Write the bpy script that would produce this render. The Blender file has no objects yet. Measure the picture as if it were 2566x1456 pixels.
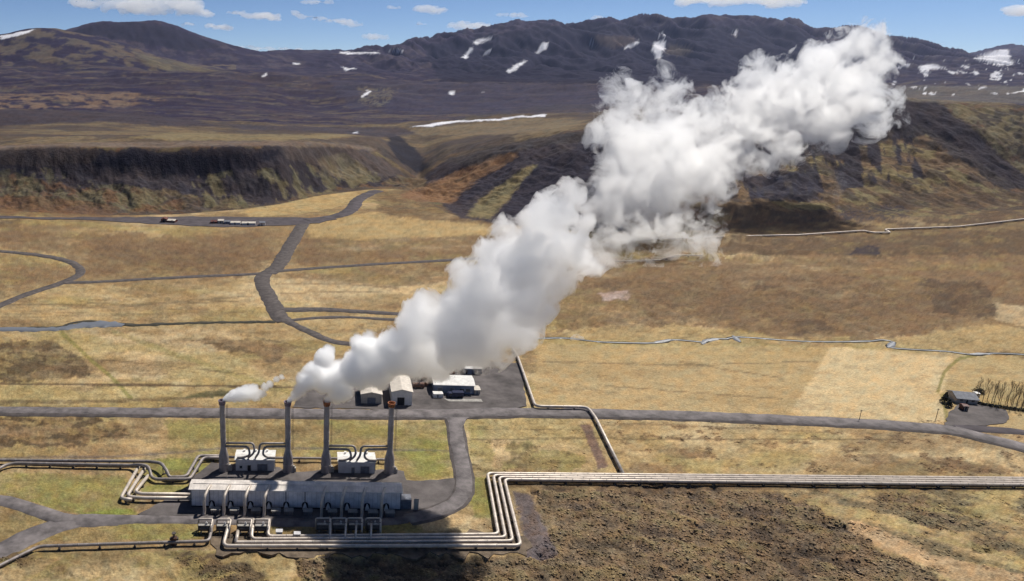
import bpy, math, random
import numpy as np
from mathutils import Vector

random.seed(7)
rng = np.random.default_rng(7)
scene = bpy.context.scene
COL = scene.collection

# ------------------------------------------------------------------ camera geometry
# reference measurements are on a 2566 x 1456 print of the photograph
F = 1900.0; PX = 750.0; PY = 728.0; H = 120.0
TH = math.atan((PY - 150.0) / F)
CT, ST = math.cos(TH), math.sin(TH)

def rayd(x, y):
    dx = (np.asarray(x, float) - PX) / F
    dy = (PY - np.asarray(y, float)) / F
    return dx, CT + dy * ST, -ST + dy * CT

def W(x, y, z=0.0):
    """point at height z seen at (x, y)"""
    dx, dy, dz = rayd(x, y)
    t = (z - H) / dz
    return Vector((float(dx * t), float(dy * t), float(z)))

def WY(x, y, Y):
    """point at distance Y seen at (x, y)"""
    dx, dy, dz = rayd(x, y)
    t = Y / dy
    return Vector((float(dx * t), float(Y), float(H + dz * t)))

def proj(X, Y, Z):
    depth = Y * CT - (Z - H) * ST
    up = Y * ST + (Z - H) * CT
    return PX + F * X / depth, PY - F * up / depth

# ------------------------------------------------------------------ noise
def _h2(xi, yi, seed):
    n = (xi.astype(np.int64) * 374761393 + yi.astype(np.int64) * 668265263 + seed * 974634777) & 0xFFFFFFFF
    n = ((n ^ (n >> 13)) * 1274126177) & 0xFFFFFFFF
    n = n ^ (n >> 16)
    return (n & 0xFFFFFF).astype(np.float32) / np.float32(0xFFFFFF)

def vn2(x, y, seed=0):
    xf = np.floor(x); yf = np.floor(y)
    tx = (x - xf).astype(np.float32); ty = (y - yf).astype(np.float32)
    tx = tx * tx * (3 - 2 * tx); ty = ty * ty * (3 - 2 * ty)
    a = _h2(xf, yf, seed); b = _h2(xf + 1, yf, seed); c = _h2(xf, yf + 1, seed); d = _h2(xf + 1, yf + 1, seed)
    return (a + (b - a) * tx) + ((c + (d - c) * tx) - (a + (b - a) * tx)) * ty

def fbm(x, y, octs=4, seed=0, gain=0.5):
    s = 0; a = 1.0; t = 0
    ca, sa = 0.8, 0.6
    for o in range(octs):
        s = s + a * vn2(x, y, seed + o * 17); t += a
        a *= gain
        x, y = (ca * x - sa * y) * 2.03 + 11.3, (sa * x + ca * y) * 2.03 - 7.7
    return s / t            # 0..1, mean .5

def vn3(p, seed=0):
    f = np.floor(p); t = p - f; t = t * t * (3 - 2 * t)
    f = f.astype(np.int64)
    def h(dx, dy, dz):
        n = ((f[:, 0] + dx) * 374761393 + (f[:, 1] + dy) * 668265263 + (f[:, 2] + dz) * 2147483647 + seed * 974634777) & 0xFFFFFFFF
        n = ((n ^ (n >> 13)) * 1274126177) & 0xFFFFFFFF
        n = n ^ (n >> 16)
        return (n & 0xFFFFFF) / float(0xFFFFFF)
    x, y, z = t[:, 0], t[:, 1], t[:, 2]
    l = lambda a, b, k: a + (b - a) * k
    return l(l(l(h(0,0,0), h(1,0,0), x), l(h(0,1,0), h(1,1,0), x), y), l(l(h(0,0,1), h(1,0,1), x), l(h(0,1,1), h(1,1,1), x), y), z)

# ------------------------------------------------------------------ scene helpers
def new_mesh(name, verts, faces, mat=None, smooth=False, parent=None):
    me = bpy.data.meshes.new(name)
    me.from_pydata([tuple(v) for v in verts], [], faces)
    if smooth:
        me.polygons.foreach_set('use_smooth', [True] * len(me.polygons))
    me.validate(); me.update()
    o = bpy.data.objects.new(name, me); COL.objects.link(o)
    if mat: me.materials.append(mat)
    if parent: o.parent = parent
    return o

def big_mesh(name, V, Q):
    me = bpy.data.meshes.new(name)
    nv, nq = len(V), len(Q); k = Q.shape[1]
    me.vertices.add(nv); me.vertices.foreach_set('co', np.ascontiguousarray(V, dtype=np.float32).ravel())
    me.loops.add(nq * k); me.loops.foreach_set('vertex_index', np.ascontiguousarray(Q, dtype=np.int32).ravel())
    me.polygons.add(nq); me.polygons.foreach_set('loop_start', np.arange(0, nq * k, k, dtype=np.int32))
    me.polygons.foreach_set('loop_total', np.full(nq, k, dtype=np.int32))
    me.polygons.foreach_set('use_smooth', np.ones(nq, dtype=bool))
    me.update(calc_edges=True)
    o = bpy.data.objects.new(name, me); COL.objects.link(o)
    return o

def tag(o, label=None, cat=None, group=None, kind=None):
    if label: o['label'] = label
    if cat: o['category'] = cat
    if group: o['group'] = group
    if kind: o['kind'] = kind
    return o

def thing(name, label, cat, loc=(0, 0, 0), group=None, rz=0.0):
    o = bpy.data.objects.new(name, None); COL.objects.link(o)
    o.location = loc; o.rotation_euler = (0, 0, rz); o.empty_display_size = 0.5
    return tag(o, label, cat, group)

class MB:
    def __init__(s): s.v = []; s.f = []
    def add(s, vs, fs):
        b = len(s.v); s.v += [Vector(v) for v in vs]; s.f += [[i + b for i in f] for f in fs]; return s
    def box(s, x0, x1, y0, y1, z0, z1):
        return s.add([(x0,y0,z0),(x1,y0,z0),(x1,y1,z0),(x0,y1,z0),(x0,y0,z1),(x1,y0,z1),(x1,y1,z1),(x0,y1,z1)],
                     [[0,3,2,1],[4,5,6,7],[0,1,5,4],[1,2,6,5],[2,3,7,6],[3,0,4,7]])
    def prism(s, prof, y0, y1):
        """profile in x,z (counter-clockwise seen from -y) extruded along y"""
        n = len(prof)
        vs = [(x, y0, z) for x, z in prof] + [(x, y1, z) for x, z in prof]
        fs = [list(range(n)), list(range(2 * n - 1, n - 1, -1))]
        for i in range(n):
            j = (i + 1) % n; fs.append([i, i + n, j + n, j])
        return s.add(vs, fs)
    def prismx(s, prof, x0, x1):
        n = len(prof)
        vs = [(x0, y, z) for y, z in prof] + [(x1, y, z) for y, z in prof]
        fs = [list(range(n - 1, -1, -1)), list(range(n, 2 * n))]
        for i in range(n):
            j = (i + 1) % n; fs.append([i, j, j + n, i + n])
        return s.add(vs, fs)
    def lathe(s, prof, c=(0, 0), n=20, cap=True):
        """profile list of (r, z) bottom to top"""
        vs = []; fs = []
        for r, z in prof:
            for k in range(n):
                a = 2 * math.pi * k / n; vs.append((c[0] + r * math.cos(a), c[1] + r * math.sin(a), z))
        for i in range(len(prof) - 1):
            for k in range(n):
                k2 = (k + 1) % n; fs.append([i*n+k, i*n+k2, (i+1)*n+k2, (i+1)*n+k])
        if cap:
            fs.append(list(range(n - 1, -1, -1))); m = (len(prof) - 1) * n; fs.append([m + k for k in range(n)])
        return s.add(vs, fs)
    def tube(s, pts, r, n=10, cap=True, r1=None):
        pts = [Vector(p) for p in pts]; m = len(pts)
        rs = [r if r1 is None else r + (r1 - r) * i / max(1, m - 1) for i in range(m)]
        vs = []; fs = []; up = None
        for i, p in enumerate(pts):
            t = (pts[min(i + 1, m - 1)] - pts[max(i - 1, 0)]).normalized()
            if up is None:
                up = Vector((0, 0, 1)) if abs(t.z) < 0.9 else Vector((0, 1, 0))
            a = t.cross(up)
            if a.length < 1e-5: a = t.cross(Vector((1, 0.1, 0)))
            a.normalize(); b = a.cross(t).normalized(); up = b
            for k in range(n):
                an = 2 * math.pi * k / n
                vs.append(p + (a * math.cos(an) + b * math.sin(an)) * rs[i])
        for i in range(m - 1):
            for k in range(n):
                k2 = (k + 1) % n; fs.append([i*n+k, (i+1)*n+k, (i+1)*n+k2, i*n+k2])
        if cap:
            fs.append(list(range(n))); fs.append([(m - 1) * n + k for k in range(n - 1, -1, -1)])
        return s.add(vs, fs)
    def build(s, name, mat=None, parent=None, smooth=False, autosmooth=False):
        o = new_mesh(name, s.v, s.f, mat, smooth, parent)
        if autosmooth:
            me = o.data
            me.polygons.foreach_set('use_smooth', [True] * len(me.polygons))
            try: me.set_sharp_from_angle(angle=math.radians(40))
            except Exception: pass
        return o

def fillet(pts, rad, n=6):
    pts = [Vector(p) for p in pts]; out = [pts[0]]
    for i in range(1, len(pts) - 1):
        p, a, b = pts[i], pts[i-1], pts[i+1]
        da, db = (a - p), (b - p)
        r = min(rad, da.length * 0.45, db.length * 0.45)
        p0 = p + da.normalized() * r; p1 = p + db.normalized() * r
        for k in range(n + 1):
            t = k / n
            out.append(p0 * (1-t)**2 + p * 2 * t * (1-t) + p1 * t * t)
    out.append(pts[-1]); return out

# ------------------------------------------------------------------ materials
def lin(r, g, b):
    f = lambda c: (c / 255.0 / 12.92) if c <= 10 else ((c / 255.0 + 0.055) / 1.055) ** 2.4
    return (f(r), f(g), f(b), 1.0)

def mat_basic(name, col, rough=0.7, metal=0.0, var=0.25, scale=1.0, spec=0.3, bump=0.0, col2=None, stretch=None, seams=None):
    m = bpy.data.materials.new(name); m.use_nodes = True
    nt = m.node_tree; nd = nt.nodes; lk = nt.links
    bs = nd['Principled BSDF']
    bs.inputs['Roughness'].default_value = rough; bs.inputs['Metallic'].default_value = metal
    bs.inputs['Specular IOR Level'].default_value = spec
    tc = nd.new('ShaderNodeTexCoord'); mp = nd.new('ShaderNodeMapping')
    lk.new(tc.outputs['Object'], mp.inputs['Vector'])
    if stretch: mp.inputs['Scale'].default_value = stretch
    nz = nd.new('ShaderNodeTexNoise'); nz.inputs['Scale'].default_value = scale; nz.inputs['Detail'].default_value = 5
    nz.inputs['Roughness'].default_value = 0.65
    lk.new(mp.outputs['Vector'], nz.inputs['Vector'])
    rp = nd.new('ShaderNodeValToRGB')
    c = np.array(col[:3]); c2 = np.array(col2[:3]) if col2 else c * (1 - var * 1.6)
    rp.color_ramp.elements[0].position = 0.3; rp.color_ramp.elements[0].color = (*c2, 1)
    rp.color_ramp.elements[1].position = 0.68; rp.color_ramp.elements[1].color = (*np.minimum(c * (1 + var * 0.5), 0.95), 1)
    lk.new(nz.outputs['Fac'], rp.inputs['Fac'])
    out = rp.outputs['Color']
    if seams:
        # thin dark joints every `seams[1]` metres along axis seams[0]
        sx = nd.new('ShaderNodeSeparateXYZ'); lk.new(tc.outputs['Object'], sx.inputs[0])
        mm = nd.new('ShaderNodeMath'); mm.operation = 'PINGPONG'; lk.new(sx.outputs[seams[0]], mm.inputs[0]); mm.inputs[1].default_value = seams[1] / 2
        lt = nd.new('ShaderNodeMath'); lt.operation = 'LESS_THAN'; lk.new(mm.outputs[0], lt.inputs[0]); lt.inputs[1].default_value = seams[2]
        mx = nd.new('ShaderNodeMix'); mx.data_type = 'RGBA'; lk.new(lt.outputs[0], mx.inputs[0]); lk.new(out, mx.inputs[6])
        mx.inputs[7].default_value = (*(c * seams[3]), 1); out = mx.outputs[2]
    lk.new(out, bs.inputs['Base Color'])
    if bump:
        bp = nd.new('ShaderNodeBump'); bp.inputs['Strength'].default_value = bump; bp.inputs['Distance'].default_value = 0.1
        lk.new(nz.outputs['Fac'], bp.inputs['Height']); lk.new(bp.outputs[0], bs.inputs['Normal'])
    return m

M = {}
M['asphalt'] = mat_basic('asphalt', (0.175, 0.155, 0.153), 0.85, var=0.4, scale=0.22, bump=0.2)
M['gravel'] = mat_basic('gravel', (0.10, 0.085, 0.08), 0.95, var=0.35, scale=0.35, bump=0.4)
M['lava_gravel'] = mat_basic('lava_gravel', (0.085, 0.072, 0.078), 0.95, var=0.3, scale=0.15, bump=0.4)
M['yard'] = mat_basic('yard_gravel', (0.125, 0.110, 0.106), 0.95, var=0.38, scale=0.12, bump=0.4)
M['pipe'] = mat_basic('pipe_cladding', (0.59, 0.515, 0.44), 0.5, metal=0.25, var=0.22, scale=0.5, spec=0.4)
M['pipe_dark'] = mat_basic('pipe_weathered', (0.30, 0.265, 0.245), 0.55, metal=0.25, var=0.3, scale=0.6)
M['steel'] = mat_basic('dark_steel', (0.10, 0.085, 0.075), 0.7, metal=0.2, var=0.3, scale=2.0)
M['stack'] = mat_basic('stack_concrete', (0.37, 0.32, 0.295), 0.75, var=0.3, scale=0.8, stretch=(1, 1, 0.35))
M['rust'] = mat_basic('rusty_rim', (0.32, 0.12, 0.05), 0.8, var=0.5, scale=1.5)
M['rim_grey'] = mat_basic('stained_rim', (0.20, 0.16, 0.20), 0.8, var=0.4, scale=1.5)
M['hall_wall'] = mat_basic('hall_cladding', (0.74, 0.72, 0.74), 0.6, metal=0.1, var=0.2, scale=0.5, seams=(0, 1.3, 0.05, 0.6))
M['hall_roof'] = mat_basic('hall_roof_sheet', (0.70, 0.64, 0.58), 0.55, metal=0.1, var=0.22, scale=0.35, seams=(0, 0.9, 0.03, 0.7))
M['dark'] = mat_basic('dark_opening', (0.025, 0.023, 0.026), 0.8, var=0.3, scale=2)
M['white'] = mat_basic('white_sheet', (0.72, 0.70, 0.66), 0.55, var=0.15, scale=0.6)
M['white_wall'] = mat_basic('white_wall', (0.58, 0.57, 0.57), 0.65, var=0.15, scale=0.8)
M['cream'] = mat_basic('cream_sheet', (0.60, 0.54, 0.46), 0.6, var=0.15, scale=0.6)
M['cream_wall'] = mat_basic('cream_wall', (0.42, 0.38, 0.33), 0.7, var=0.2, scale=0.8)
M['blue_wall'] = mat_basic('blue_grey_wall', (0.17, 0.20, 0.27), 0.6, var=0.15, scale=0.8)
M['red'] = mat_basic('dark_red_paint', (0.13, 0.04, 0.03), 0.6, var=0.3, scale=1)
M['slate'] = mat_basic('slate_roof', (0.16, 0.17, 0.20), 0.7, var=0.25, scale=1)
M['bark'] = mat_basic('bark', (0.15, 0.12, 0.085), 0.9, var=0.3, scale=4)
M['twig'] = mat_basic('twig', (0.26, 0.21, 0.13), 0.9, var=0.3, scale=4)
M['needle'] = mat_basic('needle', (0.085, 0.085, 0.06), 0.9, var=0.4, scale=2)
M['glass'] = mat_basic('dark_glass', (0.03, 0.035, 0.045), 0.15, var=0.1, scale=1, spec=0.6)
M['rubber'] = mat_basic('rubber', (0.02, 0.02, 0.02), 0.9, var=0.2, scale=4)
M['truck_blue'] = mat_basic('dark_blue_paint', (0.02, 0.025, 0.06), 0.4, var=0.2, scale=2)
M['concrete'] = mat_basic('concrete', (0.36, 0.34, 0.31), 0.85, var=0.25, scale=1.2)

# ------------------------------------------------------------------ terrain: crest and foot lines
def curve(pts, Y=None, z=None):
    """pts: (x, y[, Y]) -> arrays u, Y, z sorted by u"""
    U = []; YY = []; ZZ = []
    for p in pts:
        if z is not None: q = W(p[0], p[1], z if len(p) < 3 else p[2])
        else: q = WY(p[0], p[1], p[2] if len(p) > 2 else Y)
        U.append(q.x / q.y); YY.append(q.y); ZZ.append(q.z)
    o = np.argsort(U)
    return np.array(U)[o], np.array(YY)[o], np.array(ZZ)[o]

NC = 1320
UC = np.linspace(-0.66, 1.34, NC)
def smooth(a, k):
    if k < 2: return a
    w = np.hanning(k + 2)[1:-1]; w /= w.sum()
    return np.convolve(np.pad(a, k, mode='edge'), w, mode='same')[k:-k]
def onU(c, k=9):
    return smooth(np.interp(UC, c[0], c[1]), k), smooth(np.interp(UC, c[0], c[2]), k)

cv = []
# foot of the escarpment
cv.append(onU(curve([(-300,530),(0,528),(280,540),(450,537),(600,525),(700,512),(800,490),(880,480),(960,472),(1020,476),(1060,500),(1120,535),(1230,560),(1500,583),(1800,578),(2000,560),(2200,545),(2400,535),(2566,525),(2900,510)], z=0), 25))
# foot of the rock face
cv.append(onU(curve([(-300,440,682),(0,436,682),(250,437,678),(400,445,676),(600,435,684),(700,420,690),(760,418,722),(850,424,765),(940,440,785),(1000,455,800),(1050,462,815),(1100,450,790),(1180,452,745),(1300,440,715),(1450,430,690),(1600,425,680),(1800,410,690),(2000,395,700),(2200,378,715),(2400,375,730),(2566,390,740),(2900,410,750)]), 15))
# top of the escarpment
cv.append(onU(curve([(-300,378,706),(0,373,706),(150,364,706),(250,366,702),(400,369,700),(600,366,704),(700,361,722),(800,361,775),(880,366,835),(940,379,860),(990,408,865),(1030,436,865),(1050,444,870),(1080,428,835),(1120,405,830),(1170,388,815),(1260,360,800),(1400,332,790),(1480,322,790),(1700,300,800),(1900,280,810),(2100,260,820),(2240,246,830),(2330,250,835),(2450,262,840),(2566,270,840),(2900,290,850)]), 7))
# plateau behind
cv.append(onU(curve([(-300,340,930),(0,335,930),(400,335,930),(800,340,930),(950,345,940),(1010,395,930),(1060,400,940),(1120,360,960),(1260,335,950),(1480,310,930),(1700,305,940),(2100,275,960),(2240,262,960),(2400,268,960),(2566,278,960),(2900,300,960)]), 15))
# foot and crest of second ridge
cv.append(onU(curve([(-300,312,1120),(0,312,1120),(300,316,1120),(450,322,1120),(600,326,1130),(850,334,1120),(980,345,1080),(1060,350,1080),(1150,330,1090),(1250,318,1090),(1400,300,1080),(1510,295,1080),(1900,290,1100),(2566,290,1100),(2900,300,1100)]), 15))
cv.append(onU(curve([(-300,270,1270),(0,272,1270),(150,274,1270),(350,279,1270),(450,291,1260),(560,304,1250),(700,311,1250),(900,318,1250),(1000,318,1250),(1130,300,1250),(1250,275,1260),(1340,264,1270),(1420,258,1270),(1510,262,1270),(1700,275,1270),(1900,280,1270),(2200,280,1270),(2566,290,1270),(2900,300,1270)]), 9))
cv.append(onU(curve([(-300,300,1420),(0,298,1420),(600,312,1420),(1000,322,1420),(1300,300,1420),(1600,305,1420),(2000,300,1420),(2566,285,1420),(2900,290,1420)]), 31))
# third tableland
cv.append(onU(curve([(-300,262,1650),(0,262,1650),(450,265,1650),(800,285,1650),(1100,290,1640),(1300,278,1650),(1520,262,1650),(1800,262,1650),(2200,258,1650),(2400,256,1650),(2566,262,1650),(2900,265,1650)]), 31))
cv.append(onU(curve([(-300,195,2500),(0,196,2500),(300,190,2500),(560,195,2450),(700,198,2400),(870,205,2300),(950,218,2150),(1200,222,2150),(1500,220,2200),(1700,222,2300),(2000,225,2400),(2240,228,2500),(2400,230,2500),(2566,235,2500),(2900,238,2500)]), 9))
cv.append(onU(curve([(-300,188,2850),(0,186,2850),(300,182,2850),(560,190,2850),(700,195,2850),(870,198,2850),(1000,203,2850),(1200,207,2850),(1500,212,2850),(1700,214,2850),(2240,218,2850),(2566,215,2850),(2900,215,2850)]), 15))
# near left mountain, saddle behind
cv.append(onU(curve([(-300,130,3600),(-100,108,3600),(0,88,3600),(40,78,3600),(90,69,3600),(140,70,3600),(190,80,3600),(260,96,3600),(330,116,3600),(400,142,3600),(480,165,3600),(560,180,3600),(700,190,3600),(900,190,3600),(1500,208,3600),(2240,208,3600),(2400,205,3600),(2900,205,3600)]), 5))
cv.append(onU(curve([(-300,150,4200),(0,150,4200),(180,140,4200),(300,150,4200),(450,165,4200),(600,172,4200),(900,178,4200),(950,182,4200),(1200,192,4200),(1500,200,4200),(2000,198,4200),(2400,195,4200),(2900,190,4200)]), 25))
# far left dome
cv.append(onU(curve([(-300,120,5000),(0,110,5000),(140,86,5000),(190,72,5000),(230,62,5000),(300,56,5000),(350,54,5000),(400,57,5000),(440,68,5000),(490,87,5000),(550,110,5000),(610,123,5000),(700,133,5000),(800,142,5000),(900,150,5000),(950,155,5000),(1100,165,5000),(1300,175,5000),(1600,178,5000),(2000,172,5000),(2400,175,5000),(2900,170,5000)]), 5))
# big flat-topped mountain
cv.append(onU(curve([(-300,140,6400),(400,138,6400),(600,131,6400),(700,130,6400),(780,131,6400),(850,127,6400),(980,126,6400),(1020,118,6400),(1050,113,6400),(1100,108,6400),(1150,100,6400),(1190,92,6400),(1240,84,6400),(1280,76,6400),(1350,65,6400),(1400,58,6400),(1470,50,6400),(1510,52,6400),(1560,54,6400),(1640,58,6400),(1690,65,6400),(1720,69,6400),(1745,66,6400),(1765,60,6400),(1840,62,6400),(1900,62,6400),(1960,60,6400),(2000,67,6400),(2025,84,6400),(2040,93,6400),(2070,90,6400),(2110,82,6400),(2135,86,6400),(2200,104,6400),(2240,112,6400),(2300,122,6400),(2380,142,6400),(2440,156,6400),(2600,170,6400),(2900,180,6400)]), 2))
cv.append(onU(curve([(-300,160,7200),(1000,160,7200),(1600,130,7200),(2100,150,7200),(2566,165,7200),(2900,165,7200)]), 31))
cv.append(onU(curve([(-300,150,8600),(1000,150,8600),(2000,160,8600),(2280,165,8600),(2350,152,8600),(2420,138,8600),(2470,124,8600),(2510,114,8600),(2535,112,8600),(2566,116,8600),(2640,112,8600),(2750,130,8600),(2900,150,8600)]), 3))

CY = np.array([c[0] for c in cv]); CZ = np.array([c[1] for c in cv])
CY = np.vstack([np.full((1, NC), 80.0), CY[:1] * 0.75, CY, np.full((1, NC), 10200.0)])
CZ = np.vstack([np.zeros((2, NC)), CZ, np.full((1, NC), 60.0)])
for k in range(1, len(CY)): CY[k] = np.maximum(CY[k], CY[k-1] + 4)

def seg(a, b, n, p): # distances with even spacing in 1/Y^p
    t = np.linspace(0, 1, n, endpoint=False)
    return (a ** -p + (b ** -p - a ** -p) * t) ** (-1 / p)
YR = np.concatenate([seg(96, 600, 455, 1.0), seg(600, 860, 250, 0.2), seg(860, 1450, 120, 1.0), seg(1450, 2900, 110, 1.0), seg(2900, 6500, 230, 0.6), seg(6500, 10200, 60, 0.8), [10200]])
NR = len(YR)

def pchip(x, y, q):
    h = np.diff(x); d = np.diff(y) / h
    m = np.zeros_like(y)
    same = d[:-1] * d[1:] > 0
    w1 = 2 * h[1:] + h[:-1]; w2 = h[1:] + 2 * h[:-1]
    with np.errstate(divide='ignore', invalid='ignore'):
        hm = (w1 + w2) / (w1 / d[:-1] + w2 / d[1:])
    m[1:-1] = np.where(same, np.nan_to_num(hm), 0)
    i = np.clip(np.searchsorted(x, q, side='right') - 1, 0, len(h) - 1)
    t = (q - x[i]) / h[i]; t2 = t * t; t3 = t2 * t
    return (2*t3-3*t2+1)*y[i] + (t3-2*t2+t)*h[i]*m[i] + (-2*t3+3*t2)*y[i+1] + (t3-t2)*h[i]*m[i+1]

Z = np.empty((NR, NC))
for c in range(NC): Z[:, c] = pchip(CY[:, c], CZ[:, c], YR)
YG = np.repeat(YR[:, None], NC, 1); XG = YG * UC[None, :]
LY = np.log(YG); UG = np.repeat(UC[None, :], NR, 0)

def band(a, b, k):   # soft 0..1 window between rows of control lines a and b
    lo = CY[a][None, :]; hi = CY[b][None, :]
    t = np.clip((YG - lo) / (hi - lo), 0, 1)
    return np.sin(t * math.pi) ** k

ss0 = lambda t: np.clip(t, 0, 1)
# gullies and rock on the escarpment
g1 = np.abs(fbm(XG / 24 + YG / 60, YG / 40, 5, 3, 0.58) - 0.5) * 2
g2 = np.abs(fbm(XG / 9, YG / 40, 3, 9) - 0.5) * 2
lft = ss0((UG - 0.12) / 0.08)
Z += band(2, 4, 0.8) * ((g1 - 0.30) * (7.5 - 1.5 * lft) + (fbm(XG / 17, YG / 17, 4, 13, 0.55) - 0.5) * 8 + (g2 - 0.3) * 0.5)
Z += band(2, 5, 1.0) * (fbm(XG / 45, YG / 45, 5, 21) - 0.5) * (9 + 7 * lft)
Z += band(3, 6, 1.0) * (fbm(XG / 90, YG / 90, 5, 22) - 0.5) * 4
Z += band(5, 9, 1.0) * (fbm(XG / 160, YG / 160, 5, 23) - 0.5) * 26
Z += band(8, 12, 1.0) * (fbm(XG / 260, YG / 260, 6, 24) - 0.5) * 42 + band(8, 12, 1.0) * (0.35 - np.abs(fbm(XG / 420, YG / 240, 5, 27) - 0.5) * 2) * 45
r1 = 1 - np.abs(fbm(XG / 420 + YG / 2100, YG / 900, 6, 31) - 0.5) * 2
Z += band(11, 17, 0.7) * (r1 - 0.72) * 250 * np.clip((YG - 2900) / 1500, 0, 1) * np.clip((UG + 0.02) / 0.16, 0.22, 1)
r2 = 1 - np.abs(fbm(XG / 130 + YG / 900, YG / 420, 5, 33) - 0.5) * 2
Z += band(11, 18, 0.7) * (r2 - 0.72) * 55 * np.clip((UG + 0.02) / 0.16, 0.3, 1)
Z += np.clip((YG - 5200) / 1200, 0, 1) * (fbm(XG / 60, YG / 600, 4, 35) - 0.5) * 7

xD, yD = proj(XG, YG, Z)
XD = xD.copy(); YD = yD.copy()
# distance measured along the surface, so that steep faces are not streaked
Zs_ = Z.copy()
for _ in range(3): Zs_[1:-1] = (Zs_[:-2] + Zs_[1:-1] * 2 + Zs_[2:]) / 4
dS_ = np.hypot(np.diff(YG, axis=0), np.diff(Zs_, axis=0))
SG = np.vstack([np.zeros((1, NC)), np.cumsum(dS_, 0)]) + YR[0]
LY = np.vstack([np.zeros((1, NC)), np.cumsum(dS_ / YG[:-1], 0)]) + math.log(YR[0])
# keep the flat valley unchanged

# warp used to fray the borders of the land cover
K = 46.0
wa = (fbm(UG * K, LY * K * 0.55, 5, 41, 0.6) - 0.5)
wb = (fbm(UG * K + 50, LY * K * 0.55 + 9, 5, 47, 0.6) - 0.5)
fa = (fbm(UG * 230, LY * 150, 3, 43, 0.6) - 0.5)
fb = (fbm(UG * 230 + 5, LY * 150 + 3, 3, 48, 0.6) - 0.5)

def inside(poly, x, y):
    r = np.zeros(x.shape, bool); n = len(poly)
    for i in range(n):
        x0, y0 = poly[i]; x1, y1 = poly[(i + 1) % n]
        if y0 == y1: continue
        c = ((y0 > y) != (y1 > y)) & (x < (x1 - x0) * (y - y0) / (y1 - y0) + x0)
        r ^= c
    return r

def region(poly, warp=30, wy=0.4, soft=1.0):
    p = np.array(poly, float)
    pad = warp * 1.2 + 8
    j0, j1 = p[:, 0].min() - pad, p[:, 0].max() + pad
    i0, i1 = p[:, 1].min() - pad, p[:, 1].max() + pad
    out = np.zeros(XD.shape, np.float32)
    sel = (XD > j0) & (XD < j1) & (YD > i0) & (YD < i1)
    if not sel.any(): return out
    xs = XD[sel] + wa[sel] * warp * 2; ys = YD[sel] + wb[sel] * warp * 2 * wy
    acc = np.zeros(xs.shape, np.float32)
    for k in ((-1, -1), (1, -1), (-1, 1), (1, 1), (0, 0)):
        acc += inside(poly, xs + k[0] * 3 * soft + fa[sel] * 14 * soft, ys + k[1] * 1.2 * soft + fb[sel] * 5 * soft)
    out[sel] = acc / 5
    return out

A = lambda *c: np.array(c, np.float32)
STRAW = A(0.37, 0.265, 0.125); PALE = A(0.50, 0.375, 0.205); HEATH = A(0.155, 0.096, 0.052); DKHEATH = A(0.085, 0.057, 0.036)
OLIVE = A(0.20, 0.175, 0.055); GREEN = A(0.17, 0.19, 0.04); BASALT = A(0.030, 0.026, 0.034); PURPLE = A(0.027, 0.021, 0.041)
RUST = A(0.155, 0.082, 0.042); LAVA = A(0.172, 0.118, 0.070); SNOW = A(0.80, 0.80, 0.84); GRAVEL = A(0.105, 0.088, 0.085); MOSS = A(0.205, 0.155, 0.075)

C = np.empty(XD.shape + (3,), np.float32)
C[:] = STRAW
def put(mask, col, k=1.0):
    m = (np.clip(mask, 0, 1) * k)[..., None]
    C[:] = C * (1 - m) + np.asarray(col, np.float32) * m
def ss(a, lo, hi): 
    t = np.clip((a - lo) / (hi - lo), 0, 1); return t * t * (3 - 2 * t)

n_big = fbm(XG / 55, YG / 45, 5, 61, 0.6)
n_mid = fbm(XG / 14, SG / 11, 4, 62, 0.6)
n_fin = fbm(XG / 3.2, SG / 2.6, 4, 63, 0.6)
n_str = fbm(XG / 60, YG / 7, 4, 64, 0.6)
n_log = fbm(UG * 60, LY * 45, 5, 65, 0.62)
n_lof = fbm(UG * 260, LY * 190, 3, 66, 0.65)
flat = (YG < CY[2][None, :]).astype(np.float32)

put(ss(n_str, 0.5, 0.72) * flat, HEATH, 0.45)
put(flat * ss(YG, 380, 600), A(0.27, 0.185, 0.088), 0.55)
put(ss(fbm(XG / 120, YG / 60, 5, 68, 0.6), 0.46, 0.62) * flat * ss(YG, 250, 420), A(0.20, 0.135, 0.068), 0.55)
put(ss(n_big, 0.50, 0.66) * flat, PALE, 0.65)
put(ss(fbm(XG / 40 + 7, YG / 22, 4, 69, 0.55), 0.52, 0.64) * flat, A(0.30, 0.235, 0.085), 0.5)
put(ss(fbm(XG / 70 + 17, YG / 26, 5, 70, 0.6), 0.54, 0.62) * flat, A(0.21, 0.14, 0.07), 0.6)
put(ss(n_big, 0.50, 0.34) * flat * ss(n_log, 0.40, 0.62), HEATH, 0.55)
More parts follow.
